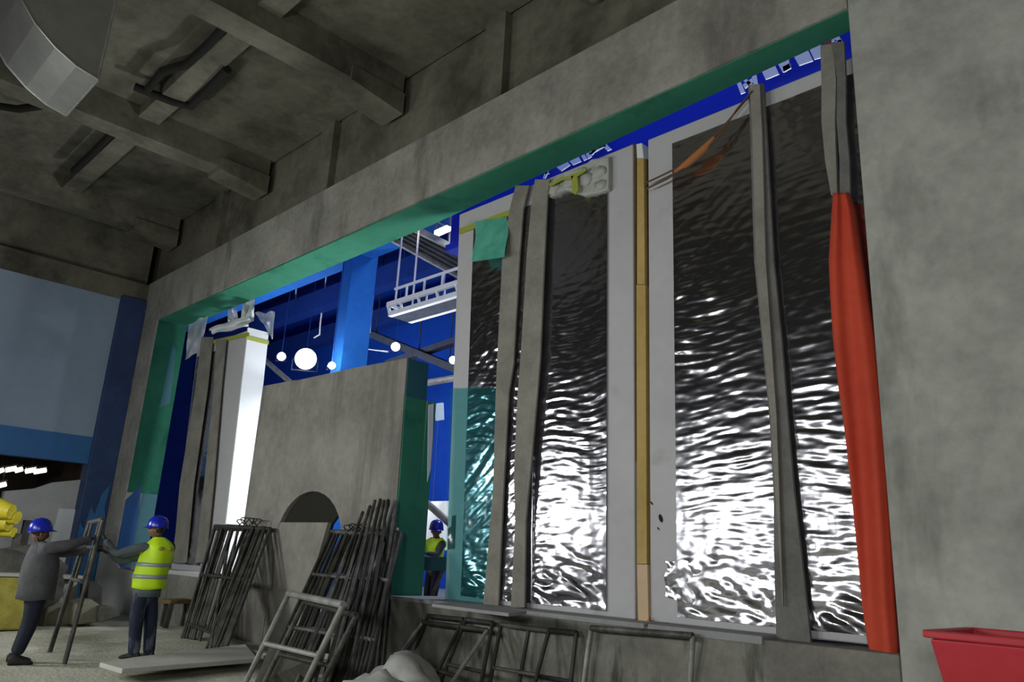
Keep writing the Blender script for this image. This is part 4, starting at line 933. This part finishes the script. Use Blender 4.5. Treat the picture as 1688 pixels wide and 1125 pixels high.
bn = [('pelvis', 'belly', 0), ('belly', 'chest', 0), ('chest', 'upper', 0), ('upper', 'neck', 0), ('neck', 'skull', 2), ('upper', 'sh_n', 0), ('sh_n', 'el_n', 0), ('el_n', 'wr_n', 0), ('upper', 'sh_f', 0), ('sh_f', 'el_f', 0), ('el_f', 'wr_f', 0),
      ('pelvis', 'hip_n', 1), ('hip_n', 'kn_n', 1), ('kn_n', 'an_n', 1), ('pelvis', 'hip_f', 1), ('hip_f', 'kn_f', 1), ('kn_f', 'an_f', 1)]
body1 = skin_body(jn, bn, 'pelvis', ['jacket', 'trousers', 'skin'], 'body', w1)
FW = Vector((.15, 1, 0)).normalized()
hc = J((67, 880)); head(w1, hc, FW+Vector((-.1, 0, -.25))); helmet(w1, hc+Vector((0, -.01, .035)), FW, .12)
hand(w1, jn['wr_n'][0], jn['wr_n'][0]-jn['el_n'][0], (-.6, 0, -.4), .5); hand(w1, jn['wr_f'][0], jn['wr_f'][0]-jn['el_f'][0], (.6, 0, -.4), .5)
shoe(w1, foot_n, FW); shoe(w1, foot_f, FW)
zj = J((60, 987)).z
# loose jacket over the trunk
n = 20; rings = []
for k, (px, a, b) in enumerate((((57, 989), .205, .235), ((59, 975), .205, .235), ((63, 952), .21, .232), ((68, 930), .215, .225), ((71, 914), .20, .195), ((70, 903), .165, .15), ((67, 896), .10, .09))):
    c = J(px); rings.append([c+Vector((a*math.cos(q)*(1+.03*math.sin(4*q+k)), b*math.sin(q)*(1+.03*math.sin(5*q+k)), .012*math.sin(3*q)*(k == 0))) for q in [j*2*math.pi/n for j in range(n)]])
o = MB().add([p for R_ in rings for p in R_], [(i*n+k, i*n+(k+1) % n, (i+1)*n+(k+1) % n, (i+1)*n+k) for i in range(len(rings)-1) for k in range(n)], 0, True).build('jacket', 'jacket', w1)
s = o.modifiers.new('solid', 'SOLIDIFY'); s.thickness = .015

# ---- worker 2: hi-vis vest, jeans, facing the frame
X2 = -12.35
def K(px, dx=0.0): return PX(px[0], px[1], X2+dx)
w2 = thing('person', (X2, K((233, 1088)).y, 0), 'worker in yellow-green reflective vest, jeans and blue helmet seen from behind', 'person', 'site workers')
foot_l = K((220, 1082), .0); foot_r = K((245, 1082), -.02)
jn2 = {'pelvis': (K((238, 980)), .135), 'belly': (K((245, 955)), .14), 'chest': (K((257, 922)), .165), 'upper': (K((262, 900)), .12), 'neck': (K((262, 887)), .058), 'skull': (K((260, 876)), .065),
       'sh_l': (K((244, 900), .02), .085), 'el_l': (K((190, 914), -.05), .064), 'wr_l': (K((174, 889), -.15), .044),
       'sh_r': (K((280, 903), -.1), .085), 'sm_r': (K((232, 917), -.28), .07), 'el_r': (K((198, 926), -.28), .06), 'wr_r': (K((176, 912), -.22), .044),
       'hip_l': (K((228, 992), .03), .12), 'kn_l': (K((224, 1033), .04), .098), 'an_l': (foot_l, .085),
       'hip_r': (K((249, 992), -.03), .12), 'kn_r': (K((248, 1033), -.02), .098), 'an_r': (foot_r, .085)}
bn2 = [('pelvis', 'belly', 0), ('belly', 'chest', 0), ('chest', 'upper', 0), ('upper', 'neck', 0), ('neck', 'skull', 2), ('upper', 'sh_l', 0), ('sh_l', 'el_l', 0), ('el_l', 'wr_l', 0), ('upper', 'sh_r', 0), ('sh_r', 'sm_r', 0), ('sm_r', 'el_r', 0), ('el_r', 'wr_r', 0),
       ('pelvis', 'hip_l', 1), ('hip_l', 'kn_l', 1), ('kn_l', 'an_l', 1), ('pelvis', 'hip_r', 1), ('hip_r', 'kn_r', 1), ('kn_r', 'an_r', 1)]
body2 = skin_body(jn2, bn2, 'pelvis', ['jacket_blue', 'jeans', 'skin'], 'body', w2)
FW2 = Vector((-.55, -1, 0)).normalized()
hc = K((258, 874)); head(w2, hc, FW2); helmet(w2, hc+Vector((0, .01, .04)), FW2, .0)
hand(w2, jn2['wr_l'][0], jn2['wr_l'][0]-jn2['el_l'][0], (-.3, -1, 0), .5); hand(w2, jn2['wr_r'][0], jn2['wr_r'][0]-jn2['el_r'][0], (0, -1, 0), .5)
shoe(w2, foot_l, (-.7, -.7)); shoe(w2, foot_r, (-.8, -.3))
VR = [((245, 971), .20, .245), ((247, 950), .20, .240), ((254, 930), .205, .235), ((260, 912), .205, .228), ((263, 900), .185, .205), ((264, 892), .14, .145), ((263, 886), .085, .08)]
def vest_ring(k, grow=0.0, n=24):
    i = min(int(k), len(VR)-2); f = k-i; (p0, a0, b0), (p1, a1, b1) = VR[i], VR[i+1]
    c = K((p0[0]+(p1[0]-p0[0])*f, p0[1]+(p1[1]-p0[1])*f)); a = a0+(a1-a0)*f+grow; b = b0+(b1-b0)*f+grow
    return [c+Vector((a*math.cos(q)*(1+.05*math.sin(5*q+k)), b*math.sin(q)*(1+.03*math.sin(4*q+k)), .010*math.sin(3*q)*(k == 0))) for q in [j*2*math.pi/n for j in range(n)]]
def loft(rings, smooth=True):
    n = len(rings[0]); return MB().add([p for R_ in rings for p in R_], [(i*n+k, i*n+(k+1) % n, (i+1)*n+(k+1) % n, (i+1)*n+k) for i in range(len(rings)-1) for k in range(n)], 0, smooth)
vest = loft([vest_ring(k*.25) for k in range(25)]).build('vest', 'vest', w2)
s = vest.modifiers.new('solid', 'SOLIDIFY'); s.thickness = .015
for a, b in ((.80, 1.12), (1.78, 2.10)):
    o = loft([vest_ring(a, .010), vest_ring((a+b)/2, .010), vest_ring(b, .010)]).build('reflective_band', 'reflective', vest)
    s = o.modifiers.new('solid', 'SOLIDIFY'); s.thickness = .006
# dark arm opening on the near side and grey back patch marks
for y_, x_ in ((905, 266), (906, 281)):
    MB().blob(K((x_, y_), .20), (.02, .045, .03), .1, 2, 2).build('print_mark', 'yellow_dull', vest)
# jacket tail below the vest
mb = MB(); rings = []
for k, (px, a, b) in enumerate((((244, 962), .18, .20), ((241, 984), .175, .195))):
    c = K(px); rings.append([c+Vector((a*math.cos(q), b*math.sin(q), 0)) for q in [j*math.pi/10 for j in range(20)]])
mb.add([p for R_ in rings for p in R_], [(k, (k+1) % n, n+(k+1) % n, n+k) for k in range(n)], 0, True)
o = mb.build('jacket_hem', 'jacket_blue', w2); s = o.modifiers.new('solid', 'SOLIDIFY'); s.thickness = .012

# ---- the frame the two workers hold upright
hf = frame4(PX(82, 1076, -12.75), PX(106, 1096, -12.15), PX(148, 862, -12.75), PX(170, 858, -12.35), 'dusty scaffold frame held upright between the two workers', (1.0, .80, .55), .033, 'steel_mid', 'steel_mid', inner=True)

# ---- worker 3 in the blue hall
Y3 = 9.5
def Q(px, dy=0.0): return PY(px[0], px[1], Y3+dy)
base3 = Q((716, 930)); fl = .5
w3 = thing('person', (base3.x, Y3, fl), 'worker in green vest and blue helmet glimpsed in the gap beside the arched wall', 'person', 'site workers')
cx3 = base3.x
def at3(x, y, z): return Vector((cx3+x, Y3+y, fl+z))
hz = Q((726, 873)).z-fl
sc_ = (hz)/1.64
jn3 = {n_: (at3(x*sc_, y*sc_, z*sc_), r*sc_) for n_, (x, y, z, r) in {
    'pelvis': (0, 0, .92, .13), 'belly': (0, 0, 1.06, .135), 'chest': (.02, -.02, 1.27, .155), 'upper': (.04, -.03, 1.40, .12), 'neck': (.06, -.05, 1.50, .055), 'skull': (.07, -.07, 1.58, .06),
    'sh_l': (-.17, -.02, 1.38, .075), 'el_l': (-.22, -.2, 1.15, .058), 'wr_l': (-.05, -.38, 1.1, .04), 'sh_r': (.2, -.02, 1.38, .075), 'el_r': (.3, -.2, 1.18, .058), 'wr_r': (.25, -.4, 1.2, .04),
    'hip_l': (-.09, 0, .86, .10), 'kn_l': (-.1, -.03, .48, .075), 'an_l': (-.1, .02, .09, .055), 'hip_r': (.09, 0, .86, .10), 'kn_r': (.1, -.05, .48, .075), 'an_r': (.1, 0, .09, .055)}.items()}
bn3 = [(a, b, m_) for a, b, m_ in bn2 if 'sm_r' not in (a, b)]+[('sh_r', 'el_r', 0)]
body3 = skin_body(jn3, bn3, 'pelvis', ['jacket', 'trousers', 'skin'], 'body', w3)
hc = jn3['skull'][0]+Vector((.01, -.01, .02)); head(w3, hc, (.7, -.6, -.2)); helmet(w3, hc+Vector((0, 0, .04)), (.7, -.6, 0), -.1)
hand(w3, jn3['wr_l'][0], jn3['wr_l'][0]-jn3['el_l'][0], (.5, 0, -.5)); hand(w3, jn3['wr_r'][0], jn3['wr_r'][0]-jn3['el_r'][0], (-.5, 0, -.5))
zf = lambda v: v*sc_+fl
shell(w3, body3, 'vest', 'vest', lambda p: zf(.98) < p.z < zf(1.46) and abs(p.x-cx3-.02) < .19*sc_, .02, .02)
shell(w3, body3, 'reflective_band', 'reflective', lambda p: zf(1.12) < p.z < zf(1.18) and abs(p.x-cx3-.02) < .19*sc_, .036, .01)
for a in ('an_l', 'an_r'):
    sh = shoe(w3, jn3[a][0], (.3, -1)); sh.location.z += fl
